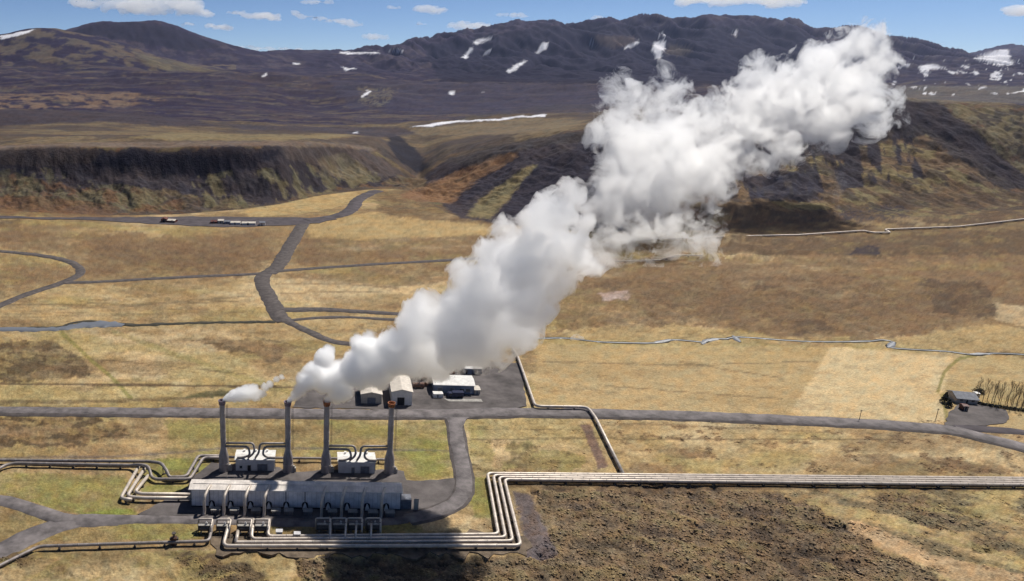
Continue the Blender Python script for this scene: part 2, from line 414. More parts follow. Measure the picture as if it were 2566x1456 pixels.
# mid valley heath
for poly, col, k, w in [
    ([(0,575),(250,585),(650,590),(690,640),(640,690),(300,700),(210,690),(180,650),(0,620)], HEATH, 0.75, 50),
    ([(0,640),(100,650),(180,672),(160,700),(60,735),(0,750)], HEATH, 0.55, 30),
    ([(220,620),(480,625),(640,650),(600,680),(250,690)], DKHEATH, 0.30, 60),
    ([(760,600),(900,590),(1220,590),(1240,640),(1100,645),(900,660),(740,672)], HEATH, 0.75, 40),
    ([(720,690),(1150,662),(1150,700),(980,720),(760,700)], HEATH, 0.6, 40),
    ([(780,750),(1000,745),(1000,790),(820,790)], HEATH, 0.4, 40),
    ([(-50,860),(120,850),(210,900),(230,945),(100,955),(-50,955)], DKHEATH, 0.70, 40),
    ([(450,850),(600,850),(720,880),(700,910),(560,880)], HEATH, 0.55, 50),
    ([(60,900),(290,940),(200,950)], HEATH, 0.4, 40),
    ([(640,880),(760,900),(740,960),(640,940)], HEATH, 0.3, 50),
    ([(-50,1040),(180,1040),(300,1050),(330,1090),(230,1115),(-50,1120)], HEATH, 0.70, 50),
    ([(330,1040),(420,1042),(400,1085),(350,1085)], DKHEATH, 0.35, 30),
    ([(1370,640),(1700,650),(2000,640),(2300,640),(2566,630),(2700,640),(2700,820),(2480,800),(2300,835),(2100,850),(1960,845),(1800,820),(1500,830),(1400,835)], HEATH, 0.80, 50),
    ([(1500,700),(1900,690),(2300,720),(2480,760),(2000,820),(1600,800)], DKHEATH, 0.28, 80),
    ([(1760,540),(2000,535),(2300,515),(2700,490),(2700,640),(2300,640),(2000,640),(1760,640)], A(0.12,0.078,0.042), 0.9, 30),
    ([(1780,600),(2000,600),(2300,590),(2700,570),(2700,640),(2300,640),(2000,640),(1780,640)], DKHEATH, 0.5, 30),  # darker brown band along the foot of the hill
    ([(935,482),(1060,468),(1150,520),(1260,565),(1100,560),(1000,548),(950,525)], A(0.13,0.085,0.045), 0.9, 20),
    ([(-60,545),(60,548),(40,570),(-60,572)], DKHEATH, 0.8, 14),
    ([(-60,495),(250,500),(280,545),(-60,540)], A(0.12,0.07,0.04), 0.7, 20),
    ([(2140,612),(2200,612),(2215,640),(2130,642)], BASALT, 0.8, 14),
    ([(2310,700),(2470,705),(2510,790),(2480,800),(2340,780)], DKHEATH, 0.8, 30),
    ([(1990,805),(2060,800),(2090,825),(1990,845)], DKHEATH, 0.7, 16),
    ([(1900,715),(1960,712),(1950,728),(1890,730)], DKHEATH, 0.7, 16),
    ([(1500,735),(1570,730),(1580,750),(1510,755)], A(0.42,0.31,0.25), 0.8, 16),
    ([(1640,1125),(1750,1120),(1790,1145),(1700,1150)], HEATH, 0.8, 16),
    ([(2150,1140),(2230,1140),(2280,1160),(2200,1165)], HEATH, 0.8, 16),
    ([(2310,1140),(2480,1165),(2566,1185),(2450,1190),(2330,1160)], HEATH, 0.8, 20),
    ([(1580,1160),(1700,1165),(1720,1185),(1560,1185)], HEATH, 0.7, 16),
    ([(1270,1110),(1460,1140),(1460,1180),(1280,1175)], OLIVE, 0.6, 50),
    ]:
    put(region(poly, w) * (0.5 + 0.5 * ss(n_log * 0.6 + n_mid * 0.4, 0.36, 0.56)), col, k)
for poly, k in [([(-50,860),(120,850),(210,900),(230,945),(100,955),(-50,955)], .8), ([(-50,1040),(180,1040),(300,1050),(330,1090),(230,1115),(-50,1120)], .9), ([(450,850),(600,850),(720,880),(700,910),(560,880)], .6), ([(1040,1130),(1120,1130),(1130,1190),(1050,1195)], .7), ([(1270,1110),(1460,1140),(1460,1180),(1280,1175)], .6)]:
    put(region(poly, 40) * ss(fbm(XG / 5, YG / 3.4, 4, 83, 0.6), 0.50, 0.60), A(0.095, 0.065, 0.035), k)
put(region([(2420,985),(2600,975),(2620,1030),(2440,1022)], 14), OLIVE, 0.8)
put(region([(2440,1000),(2600,1000),(2600,1028),(2460,1022)], 14) * ss(n_mid, .45, .6), GREEN, 0.8)
# smooth pale hayfields to the right
put(region([(1340,862),(1640,868),(2050,868),(2240,880),(2380,890),(2566,900),(2700,905),(2700,1100),(2380,1060),(1900,1040),(1340,1022)], 14), A(0.41,0.295,0.14), 0.75)
put(region([(2080,870),(2240,882),(2385,895),(2360,1000),(2370,1062),(2000,1040),(1985,1030)], 5), A(0.54,0.405,0.215), 0.95)
put(region([(1450,820),(1700,815),(1900,840),(2100,855),(2300,840),(2500,810),(2600,840),(2600,880),(2240,868),(1940,850),(1780,862),(1400,850)], 20), A(0.36,0.26,0.12), 0.8)
put(region([(2490,760),(2600,770),(2600,830),(2500,800)], 14), PALE, 0.6)
# pale slope meadows under the escarpment
put(region([(600,530),(760,490),(880,478),(900,490),(850,520),(760,535),(640,545)], 12), A(0.38,0.27,0.12), 0.9)
put(region([(780,560),(930,530),(1000,545),(1220,562),(1230,590),(900,600),(770,595)], 14), A(0.38,0.27,0.12), 0.8)
# greener turf near the plant
gsel = ss(n_mid, 0.36, 0.60)
for poly, k in [([(990,1060),(1125,1055),(1135,1130),(1150,1190),(1000,1215)], 0.75), ([(420,1050),(1120,1050),(1120,1150),(420,1150)], 0.5),
                ([(0,1185),(320,1190),(350,1245),(340,1290),(230,1296),(100,1265),(0,1240)], 0.65), ([(360,1150),(550,1150),(480,1215),(350,1235)], 0.9),
                ([(1180,1195),(1225,1195),(1240,1300),(1180,1300)], 0.8), ([(100,1310),(500,1310),(510,1350),(90,1360)], 0.6), ([(0,1255),(110,1300),(60,1340),(0,1350)], 0.3),
                ([(1170,1050),(1230,1050),(1240,1190),(1180,1190)], 0.5), ([(660,1310),(980,1310),(1240,1330),(660,1345)], 0.6), ([(0,1380),(760,1380),(700,1456),(0,1456)], 0.35)]:
    put(region(poly, 16) * (0.45 + 0.55 * gsel), OLIVE, k)
    put(region(poly, 16) * ss(n_mid + 0.4*(n_fin-0.5), 0.52, 0.70), GREEN, k * 0.45)
put(region([(90,1265),(240,1297),(345,1290),(330,1275),(200,1285)], 8), GREEN, 0.8)
put(region([(370,1215),(478,1215),(478,1235),(350,1236)], 6), GREEN, 0.6)
put(region([(1040,1300),(1150,1285),(1225,1310),(1220,1335),(1060,1330)], 14), PALE, 0.6)
# field tracks and ditches (yellow-green or dark)
def strip(pts, w, col, k, warp=4):
    for (a, b) in zip(pts[:-1], pts[1:]):
        dx, dy = b[0]-a[0], b[1]-a[1]; L = math.hypot(dx, dy); nx, ny = -dy/L*w, dx/L*w
        put(region([(a[0]+nx,a[1]+ny),(b[0]+nx,b[1]+ny),(b[0]-nx,b[1]-ny),(a[0]-nx,a[1]-ny)], warp, 0.4, 0.3), col, k)
strip([(150,830),(215,890),(290,955),(330,1000)], 5, OLIVE, 0.8)
strip([(280,830),(420,880),(620,950),(740,985)], 6, OLIVE, 0.4)
strip([(2350,985),(2365,935),(2400,900),(2450,890)], 4, OLIVE, 0.8)
strip([(2360,985),(2375,1065)], 5, OLIVE, 0.7)
strip([(0,962),(300,964),(740,970)], 3, DKHEATH, 0.85)
strip([(0,1007),(200,1007),(420,1000),(560,990),(600,985)], 4, DKHEATH, 0.6)
put(region([(465,990),(500,982),(575,980),(620,985),(560,994),(480,996)], 22), A(0.075,0.075,0.035), 0.85)
strip([(0,762),(170,764),(260,758),(310,768),(420,760),(600,755)], 2, DKHEATH, 0.5)
strip([(0,796),(640,780)], 2, DKHEATH, 0.3)
strip([(690,712),(860,712),(1000,722)], 2, DKHEATH, 0.4)
for ln in [[(0,880),(300,905),(620,938)],[(300,765),(640,742)],[(700,735),(1000,728)],[(900,905),(760,870),(600,838)],[(1350,905),(1700,915),(2050,905)],[(1500,965),(1960,1000)],[(1560,1060),(2000,1080),(2300,1092)],[(230,1020),(0,1016)],[(1180,1075),(1460,1075)],[(1700,905),(1960,948)]]:
    strip(ln, 1.6, DKHEATH, 0.45, 6)
strip([(0,1148),(280,1144),(420,1136),(600,1120),(1000,1128),(1140,1130)], 3, GRAVEL, 0.55)
strip([(1180,1102),(1460,1098),(1560,1100),(1800,1102),(2300,1100)], 2, DKHEATH, 0.55)
put(region([(1455,1062),(1480,1065),(1525,1170),(1500,1175)], 4, 0.4, 0.5), A(0.15,0.095,0.075), 0.9)
# lava moss field, lower right, and bottom strip
lava_m = region([(1330,1225),(1700,1215),(1950,1235),(2080,1290),(2140,1330),(2220,1385),(2320,1420),(2430,1500),(1000,1520),(760,1480),(760,1400),(1000,1392),(1330,1395),(1380,1330)], 34)
lava_m = np.maximum(lava_m, region([(2180,1240),(2270,1235),(2380,1262),(2460,1290),(2480,1320),(2400,1335),(2300,1310),(2190,1270)], 26) * 0.9)
lava_m = np.maximum(lava_m, region([(2440,1350),(2500,1340),(2540,1370),(2500,1385),(2430,1380)], 24) * 0.9)
lava_m = np.maximum(lava_m, region([(2100,1300),(2230,1330),(2200,1345),(2110,1325)], 14) * 0.7)
put(lava_m, LAVA, 0.95)
lv = fbm((XG * 0.86 - YG * 0.5) / 5.0 + n_mid, (XG * 0.5 + YG * 0.86) / 2.9 + n_mid * 2, 6, 71, 0.66)
put(lava_m * ss(lv, 0.52, 0.66), MOSS, 0.75)
put(lava_m * ss(lv, 0.46, 0.34), A(0.070,0.053,0.040), 0.8)  # crevice shade painted into the low parts of the relief
put(lava_m * ss(n_big, 0.5, 0.66), A(0.20,0.15,0.085), 0.35)
mixr = region([(1930,1232),(2300,1226),(2700,1226),(2700,1520),(2480,1520),(2340,1400),(2220,1352),(2090,1292)], 40)
nx_ = fbm((XG * 0.86 - YG * 0.5) / 11.0, (XG * 0.5 + YG * 0.86) / 5.0, 5, 131, 0.6)
mx_ = mixr * ss(nx_, 0.47, 0.56)
put(mx_, A(0.19,0.148,0.082), 0.9)
put(mixr * ss(nx_, 0.44, 0.36), A(0.30,0.24,0.10), 0.6)
put(mx_ * ss(n_fin, 0.5, 0.62), A(0.105,0.08,0.048), 0.6)
lava_m = np.maximum(lava_m, mx_ * 0.45)
put(region([(2110,1300),(2200,1320),(2330,1385),(2566,1440),(2566,1500),(2430,1470),(2320,1415),(2215,1375),(2130,1330)], 14), A(0.42,0.28,0.15), 0.85)
bot = region([(-60,1385),(560,1385),(900,1395),(1000,1500),(-60,1500)], 14)
put(bot * ss(n_mid, 0.42, 0.58), DKHEATH, 0.85)
put(bot * ss(fbm(XG/6-YG/9, YG/4, 4, 77, 0.6), 0.5, 0.64), A(0.27,0.21,0.08), 0.6)
put(region([(1290,1232),(1330,1240),(1400,1385),(1380,1400),(1320,1398),(1312,1350)], 8), A(0.115,0.092,0.09), 0.9)
put(region([(1270,1205),(2566,1222),(2700,1222),(2700,1232),(1270,1222)], 5), DKHEATH, 0.6)  # painted shade strip on the ground below the pipe run

# scattered dark tussocks in the fields
tus = ss(fbm(XG / 4.5, YG / 3.6, 4, 81, 0.55), 0.60, 0.70) * ss(n_big, 0.40, 0.55)
put(tus * (YG < 420) * (1 - lava_m) * region([(1550,1060),(2700,1100),(2700,1240),(1500,1190)], 20), HEATH, 0.6)
put(tus * (YG < 450) * (1 - lava_m), HEATH, 0.25)

# ---- the hills
slope = 1 - flat
put(slope * (YG < CY[5][None, :]), A(0.115, 0.085, 0.050))
e1 = slope * (YG < CY[4][None, :] + 10)
n_sl = fbm(XG / 16 - SG / 40, SG / 17, 5, 111, 0.62)
put(e1 * ss(n_sl, 0.42, 0.56), A(0.060, 0.046, 0.038), 0.85)
put(e1 * ss(n_sl, 0.40, 0.28), A(0.15, 0.125, 0.062), 0.6)
put(e1 * ss(n_log, 0.5, 0.32), RUST, 0.6)
# plateau behind the first edge
p2 = (YG > CY[4][None, :] + 6) & (YG < CY[7][None, :])
put(p2.astype(np.float32), A(0.095, 0.070, 0.047))
put(p2 * ss(fbm(XG / 70, SG / 45, 5, 103, 0.58), 0.46, 0.60), A(0.165, 0.122, 0.068), 0.7)
put(p2 * ss(fbm(XG / 90, SG / 60, 5, 97, 0.6), 0.50, 0.58), A(0.06, 0.047, 0.043), 0.75)
# far tablelands and mountains, darkened in colour to stand for cloud shade
p3 = YG >= CY[7][None, :]
put(p3.astype(np.float32), PURPLE)
n_far = fbm(UG * 14 + 3, LY * 75, 5, 101, 0.58)
n_hor = fbm(UG * 7 + 8, LY * 120, 4, 102, 0.6)
put(p3 * (YG < 3000) * ss(n_far, 0.47, 0.66), A(0.085, 0.063, 0.056), 0.6)
put(p3 * (YG < 3000) * ss(fbm(UG * 30 + 5, LY * 110, 4, 105, 0.6), 0.55, 0.66), A(0.13, 0.105, 0.07), 0.55)
put(p3 * (YG < 3000) * ss(n_hor, 0.52, 0.40), A(0.040, 0.032, 0.046), 0.6)
# left escarpment face
put(region([(-60,378),(160,370),(420,375),(700,366),(880,372),(960,395),(1010,435),(940,470),(840,470),(700,505),(560,500),(420,480),(300,470),(180,470),(60,440),(-60,440)], 26, 0.7), A(0.036,0.030,0.035), 0.92)  # dark basalt face with cliff shade mixed into the colour
put(region([(240,384),(420,380),(560,384),(700,376),(690,395),(620,428),(560,452),(480,440),(380,418),(300,408),(230,418)], 26, 0.9), A(0.022,0.019,0.026), 0.95)  # darkest rock: basalt tone plus painted shade of the steep face
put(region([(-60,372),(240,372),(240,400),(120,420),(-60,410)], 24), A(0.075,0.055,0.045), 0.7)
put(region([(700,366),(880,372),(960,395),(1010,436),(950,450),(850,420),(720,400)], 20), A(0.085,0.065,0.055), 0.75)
put(region([(-60,430),(120,425),(200,450),(330,470),(420,500),(380,530),(200,520),(-60,500)], 40) * ss(n_log, 0.46, 0.56), A(0.12,0.10,0.055), 0.7)
put(region([(-60,490),(200,500),(300,520),(280,540),(-60,530)], 20), RUST, 0.55)
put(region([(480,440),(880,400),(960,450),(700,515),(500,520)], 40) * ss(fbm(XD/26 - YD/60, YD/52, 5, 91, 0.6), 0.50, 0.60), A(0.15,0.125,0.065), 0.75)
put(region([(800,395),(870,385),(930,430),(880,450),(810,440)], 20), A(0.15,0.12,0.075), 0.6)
put(region([(-60,368),(150,358),(700,352),(880,360),(940,374),(935,380),(870,370),(700,366),(150,370),(-60,380)], 5), A(0.17,0.125,0.095), 0.6)
# gully behind the left nose, its shade painted dark, and rust spur
put(region([(975,330),(1000,335),(1060,395),(1070,430),(1045,435),(1000,400),(970,360)], 16), A(0.020,0.019,0.026), 0.92)
put(region([(1050,430),(1130,385),(1230,370),(1160,430),(1060,480),(1000,490)], 14), A(0.15,0.10,0.055), 0.7)
# right hill
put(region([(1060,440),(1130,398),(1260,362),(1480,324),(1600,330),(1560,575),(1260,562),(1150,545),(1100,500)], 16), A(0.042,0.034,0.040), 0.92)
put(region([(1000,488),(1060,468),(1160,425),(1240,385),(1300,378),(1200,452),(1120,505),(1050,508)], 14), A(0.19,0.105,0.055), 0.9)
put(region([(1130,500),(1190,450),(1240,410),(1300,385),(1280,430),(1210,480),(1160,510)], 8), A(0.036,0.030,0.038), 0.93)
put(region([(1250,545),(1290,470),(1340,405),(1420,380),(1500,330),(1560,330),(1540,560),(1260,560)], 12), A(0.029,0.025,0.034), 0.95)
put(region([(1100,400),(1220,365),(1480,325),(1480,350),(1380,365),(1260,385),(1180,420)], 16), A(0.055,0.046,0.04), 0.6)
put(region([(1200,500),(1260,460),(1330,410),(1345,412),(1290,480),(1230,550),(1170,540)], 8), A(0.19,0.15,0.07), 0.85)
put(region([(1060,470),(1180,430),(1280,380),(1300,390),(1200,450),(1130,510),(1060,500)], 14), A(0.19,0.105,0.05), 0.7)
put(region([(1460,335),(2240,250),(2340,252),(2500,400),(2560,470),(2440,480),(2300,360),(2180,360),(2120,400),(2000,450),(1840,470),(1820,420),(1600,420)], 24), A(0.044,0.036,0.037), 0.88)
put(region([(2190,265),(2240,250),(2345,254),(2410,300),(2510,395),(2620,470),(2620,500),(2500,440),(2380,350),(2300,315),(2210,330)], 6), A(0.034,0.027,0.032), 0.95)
drip = ss(fbm(XD / 24 - YD / 90, YD / 75, 4, 95, 0.55), 0.46, 0.54)
put(region([(1780,430),(2000,400),(2200,360),(2330,340),(2430,420),(2566,510),(2400,545),(2100,540),(1790,560)], 30), A(0.165,0.108,0.058), 0.7)
put(region([(1780,430),(2000,400),(2200,360),(2330,340),(2430,420),(2566,510),(2400,545),(2100,540),(1790,560)], 30) * ss(fbm(XG / 22, SG / 18, 5, 141, 0.6), 0.50, 0.60), A(0.20,0.16,0.075), 0.8)
put(region([(1780,430),(2000,400),(2200,360),(2330,340),(2430,420),(2566,510),(2400,545),(2100,540),(1790,560)], 30) * ss(fbm(XG / 15 + 4, SG / 13, 5, 142, 0.6), 0.53, 0.61), A(0.055,0.042,0.034), 0.75)
put(region([(1780,330),(2230,300),(2300,350),(2340,440),(2060,480),(1800,510)], 20) * drip, BASALT, 0.93)
put(region([(1880,440),(2040,430),(2060,495),(1960,505),(1880,490)], 34), A(0.035,0.032,0.042), 0.85)
put(region([(2350,255),(2566,275),(2700,290),(2700,440),(2566,440),(2460,340)], 16) * ss(n_log, 0.4, 0.6), A(0.16,0.13,0.07), 0.7)
put(region([(2420,270),(2700,285),(2700,420),(2566,400),(2480,330)], 20) * ss(n_log, 0.5, 0.42), A(0.05,0.045,0.036), 0.8)
put(region([(1820,500),(2566,480),(2700,500),(2700,560),(2200,570),(1800,580)], 24) * ss(n_log, 0.44, 0.58), DKHEATH, 0.75)
put(region([(2080,525),(2240,510),(2300,540),(2120,560)], 24) * ss(n_lof, 0.4, 0.55), BASALT, 0.7)
put(region([(320,345),(420,332),(700,338),(900,335),(850,345),(700,352),(450,352)], 12), A(0.22,0.17,0.085), 0.7)
put(region([(-60,274),(150,276),(350,282),(480,300),(560,318),(400,316),(250,305),(-60,318)], 9), A(0.048,0.038,0.044), 0.92)
put(region([(560,310),(900,320),(1000,320),(1060,330),(960,345),(800,330),(600,325)], 10), A(0.055,0.045,0.05), 0.85)
put(region([(1020,322),(1180,310),(1360,296),(1480,300),(1400,330),(1200,340),(1060,340)], 12), A(0.19,0.145,0.085), 0.6)
put(region([(1140,300),(1250,278),(1400,260),(1520,262),(1520,272),(1380,275),(1180,298)], 6), A(0.07,0.058,0.04), 0.85)
put(region([(-60,235),(330,230),(420,250),(300,270),(-60,272)], 20) * ss(n_log, 0.4, 0.55), A(0.17,0.115,0.075), 0.75)
put(region([(640,215),(900,215),(850,290),(560,285)], 40) * ss(n_log, 0.5, 0.4), A(0.045,0.036,0.05), 0.6)
put(region([(820,200),(1520,215),(1520,280),(1200,290),(880,275)], 20), A(0.045,0.040,0.062), 0.7)
put(region([(900,215),(1000,225),(960,270),(900,260)], 20) * ss(n_lof, 0.45, 0.6), A(0.14,0.12,0.08), 0.6)
put(p3 * (YG > 3000) * ss(n_log, 0.5, 0.66), A(0.070, 0.056, 0.060), 0.6)
put(p3 * (YG > 3000) * (YG < 4300) * ss(n_log, 0.44, 0.6) * (UG < -0.08), A(0.105, 0.082, 0.056), 0.75)
put(region([(330,130),(400,145),(560,180),(420,180),(360,160)], 12), A(0.12,0.10,0.058), 0.6)
put(region([(180,80),(240,62),(330,56),(430,68),(480,90),(560,115),(470,130),(380,112),(280,95)], 8), A(0.017,0.015,0.028), 0.92)
put(region([(1060,115),(1280,78),(1470,52),(1700,68),(1980,62),(2040,95),(2100,210),(1800,215),(1100,205)], 16), A(0.0105,0.009,0.023), 0.9)  # big mountain, cloud shade put into its near-black colour
put(region([(1480,90),(1590,92),(1600,108),(1530,122),(1490,108)], 10), A(0.095,0.070,0.058), 0.7)
put(region([(1670,108),(1740,118),(1720,140),(1670,135)], 12), A(0.10,0.080,0.060), 0.7)
put(region([(2240,215),(2700,215),(2700,262),(2380,258),(2240,250)], 12), A(0.13,0.115,0.095), 0.6)
far_r = region([(2230,150),(2420,150),(2700,150),(2700,235),(2240,240)], 20)
put(far_r * ss(fbm(XD / 26, YD / 13, 5, 121, 0.62) + (170 - YD) * 0.0012, 0.58, 0.64), SNOW, 0.7)
for poly in [[(1638,107),(1665,102),(1663,130),(1661,147),(1645,149),(1640,135),(1632,128)], [(1650,90),(1666,82),(1662,92),(1652,96)], [(1565,120),(1584,110),(1600,104),(1603,108),(1588,119),(1570,122)],
    [(1355,112),(1375,103),(1370,122),(1350,134),(1346,132)], [(1270,176),(1300,158),(1322,150),(1312,160),(1277,182)], [(1474,105),(1486,107),(1483,115)], [(1155,146),(1180,119),(1186,122),(1166,146)],
    [(1185,108),(1200,100),(1242,90),(1226,99),(1195,112)], [(1210,138),(1228,121),(1233,124),(1218,138)], [(850,130),(950,130),(950,135),(850,136)], [(856,167),(870,172),(892,172),(868,180)],
    [(903,244),(920,225),(927,226),(912,244)], [(0,90),(60,78),(90,73),(62,86),(0,100)], [(1025,319),(1080,310),(1150,300),(1250,297),(1330,291),(1368,286),(1366,293),(1250,300),(1150,305),(1080,316)],
    [(2303,167),(2333,161),(2370,172),(2313,177)], [(2440,146),(2480,132),(2525,122),(2532,150),(2540,160),(2505,166),(2474,152)], [(2533,236),(2566,222),(2600,215),(2600,225)], [(1833,80),(1850,78),(1846,90)],
    [(655,190),(668,183),(664,192)], [(1127,228),(1142,232),(1140,240),(1128,238)], [(1205,226),(1214,227),(1210,231)], [(734,158),(750,160),(738,163)], [(970,128),(1015,126),(1010,131)], [(885,333),(896,328),(898,334)]]:
    put(region(poly, 8, 0.6, 0.6), SNOW, 0.85)

warm = np.where(YG < 1500, 1.0, np.clip(1 - (YG - 1500) / 600, 0, 1))[..., None] * (C.max(-1, keepdims=True) < 0.6)
C *= 1 + warm * A(-0.01, 0.0, 0.05)
# grain at every distance
calm = 1 - 0.55 * region([(1340,865),(2240,880),(2566,900),(2700,905),(2700,1100),(2380,1060),(1900,1040),(1340,1022)], 10)
gr = ((n_fin - 0.5) * np.clip(1 - (YG - 250) / 500, 0.15, 1) * 0.75 + (n_lof - 0.5) * 0.7 + (n_log - 0.5) * 0.35 + (n_mid - 0.5) * 0.32 * (YG < 900)) * calm
issnow = (C.min(axis=-1) > 0.5)
C *= np.where(issnow, 1.0, np.clip(1 + gr, 0.45, 1.7))[..., None].astype(np.float32)
tint = (fbm(UG * 90, LY * 70, 3, 99) - 0.5)[..., None] * A(0.25, 0.0, -0.25)
C *= np.where(issnow[..., None], 1.0, 1 + tint)
C = np.clip(C, 0.008, 0.86)

# hummocky heath and lava beyond the fields
hm1 = region([(1780,590),(2000,592),(2300,585),(2700,560),(2700,642),(2300,642),(2000,642),(1780,642)], 16)
Z += hm1 * np.clip((n_big - 0.35), 0, 1) * 14 * ss(fbm(XG / 24, YG / 18, 4, 151), 0.42, 0.62) * 0.7
hm2 = region([(1370,645),(2000,645),(2700,645),(2700,815),(2480,795),(2100,845),(1800,815),(1400,830)], 20)
Z += hm2 * (fbm(XG / 7, YG / 7, 4, 152, 0.6) - 0.5) * 3.2 * ss(n_big, 0.35, 0.6)
hm3 = region([(0,575),(650,590),(690,640),(640,690),(210,690),(0,620)], 30)
Z += hm3 * (fbm(XG / 6, YG / 6, 4, 153, 0.6) - 0.5) * 0.5
hm4 = region([(-50,860),(120,850),(210,900),(230,945),(100,955),(-50,955)], 20) + region([(-50,1042),(300,1052),(320,1090),(230,1110),(-50,1115)], 20)
Z += hm4 * (fbm(XG / 2.4, YG / 2.4, 4, 154, 0.6) - 0.5) * 0.9
# fine relief near the camera
Z += flat * ((n_mid - 0.5) * 0.35 + (n_fin - 0.5) * 0.20) * (YG < 500)
Z += lava_m * (lv - 0.5) * 2.0 + lava_m * (n_fin - 0.5) * 0.7 + lava_m * (n_mid - 0.5) * 1.8 - lava_m * 0.3
Z += bot * ((fbm(XG/7-YG/16, YG/5, 4, 72) - 0.5) * 2.4)

idx = np.arange(NR * NC).reshape(NR, NC)
Q = np.stack([idx[:-1, :-1], idx[:-1, 1:], idx[1:, 1:], idx[1:, :-1]], -1).reshape(-1, 4)
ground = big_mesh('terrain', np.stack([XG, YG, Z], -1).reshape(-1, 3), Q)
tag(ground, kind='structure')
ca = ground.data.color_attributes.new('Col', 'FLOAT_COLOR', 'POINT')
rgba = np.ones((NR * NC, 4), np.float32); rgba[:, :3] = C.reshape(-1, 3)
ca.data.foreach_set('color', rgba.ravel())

def gz(x, y):
    """terrain height at a point"""
    u = np.clip((x / y - UC[0]) / (UC[1] - UC[0]), 0, NC - 1.001); c = int(u); fu = u - c
    r = int(np.clip(np.searchsorted(YR, y) - 1, 0, NR - 2)); fr = (y - YR[r]) / (YR[r+1] - YR[r])
    return float((Z[r, c] * (1-fu) + Z[r, c+1] * fu) * (1-fr) + (Z[r+1, c] * (1-fu) + Z[r+1, c+1] * fu) * fr)

m = bpy.data.materials.new('ground_cover'); m.use_nodes = True
nt = m.node_tree; nd = nt.nodes; lk = nt.links; bs = nd['Principled BSDF']
bs.inputs['Roughness'].default_value = 0.95; bs.inputs['Specular IOR Level'].default_value = 0.08
at = nd.new('ShaderNodeAttribute'); at.attribute_name = 'Col'
tc = nd.new('ShaderNodeTexCoord')
nz = nd.new('ShaderNodeTexNoise'); nz.inputs['Scale'].default_value = 1.3; nz.inputs['Detail'].default_value = 6; nz.inputs['Roughness'].default_value = 0.7
lk.new(tc.outputs['Object'], nz.inputs['Vector'])
rp = nd.new('ShaderNodeMapRange'); rp.inputs[1].default_value = 0.25; rp.inputs[2].default_value = 0.75; rp.inputs[3].default_value = 0.6; rp.inputs[4].default_value = 1.35
lk.new(nz.outputs['Fac'], rp.inputs[0])
mx = nd.new('ShaderNodeMix'); mx.data_type = 'RGBA'; mx.blend_type = 'MULTIPLY'; mx.inputs[0].default_value = 1.0
lk.new(at.outputs['Color'], mx.inputs[6]); lk.new(rp.outputs[0], mx.inputs[7])
lk.new(mx.outputs[2], bs.inputs['Base Color'])
n2 = nd.new('ShaderNodeTexNoise'); n2.inputs['Scale'].default_value = 0.45; n2.inputs['Detail'].default_value = 7; n2.inputs['Roughness'].default_value = 0.65
lk.new(tc.outputs['Object'], n2.inputs['Vector'])
bp = nd.new('ShaderNodeBump'); bp.inputs['Strength'].default_value = 0.8; bp.inputs['Distance'].default_value = 1.0
lk.new(n2.outputs['Fac'], bp.inputs['Height']); lk.new(bp.outputs[0], bs.inputs['Normal'])
ground.data.materials.append(m)

def ico(n):
    import bmesh
    b = bmesh.new(); bmesh.ops.create_icosphere(b, subdivisions=n, radius=1.0)
    v = np.array([list(x.co) for x in b.verts]); f = np.array([[x.index for x in q.verts] for q in b.faces]); b.free(); return v, f
# ------------------------------------------------------------------ roads, yards, water
def catmull(P, step):
    P = [Vector(p) for p in P]; out = []
    Q_ = [P[0] * 2 - P[1]] + P + [P[-1] * 2 - P[-2]]
    for i in range(1, len(Q_) - 2):
        p0, p1, p2, p3 = Q_[i-1:i+3]
        n = max(2, int((p2 - p1).length / step))
        for k in range(n):
            t = k / n
            out.append(0.5 * ((2*p1) + (p2-p0)*t + (2*p0-5*p1+4*p2-p3)*t*t + (3*p1-p0-3*p2+p3)*t**3))
    out.append(P[-1]); return out

def road(name, pts, width, mat, level=0.24, step=3.0, rough=0.12, kind='structure', follow=False):
    P = catmull([W(x, y, 0) for x, y in pts], step)
    vs = []; fs = []
    n = len(P)
    for i, p in enumerate(P):
        t = (P[min(i+1, n-1)] - P[max(i-1, 0)]); t.z = 0; t.normalize()
        nrm = Vector((-t.y, t.x, 0))
        wv = width if not callable(width) else width(i / (n - 1))
        wl = wv / 2 * (1 + rough * (random.random() - 0.5) * 2); wr = wv / 2 * (1 + rough * (random.random() - 0.5) * 2)
        a = p + nrm * wl; b = p - nrm * wr
        base = level
        if follow: base = level + max(0, gz(p.x, p.y), gz(a.x, a.y), gz(b.x, b.y)) 
        for q, dz in ((a + nrm * 0.5, -0.6), (a, 0), (p, 0.04), (b, 0), (b - nrm * 0.5, -0.6)):
            vs.append((q.x, q.y, base + dz))
        if i:
            o = (i - 1) * 5
            for k in range(4): fs.append([o+k, o+k+1, o+k+6, o+k+5])
    fs = [f[::-1] for f in fs]
    o = new_mesh(name, vs, fs, mat, smooth=True)
    # make sure the top faces up
    if o.data.polygons[1].normal.z < 0: o.data.flip_normals()
    return tag(o, kind=kind)

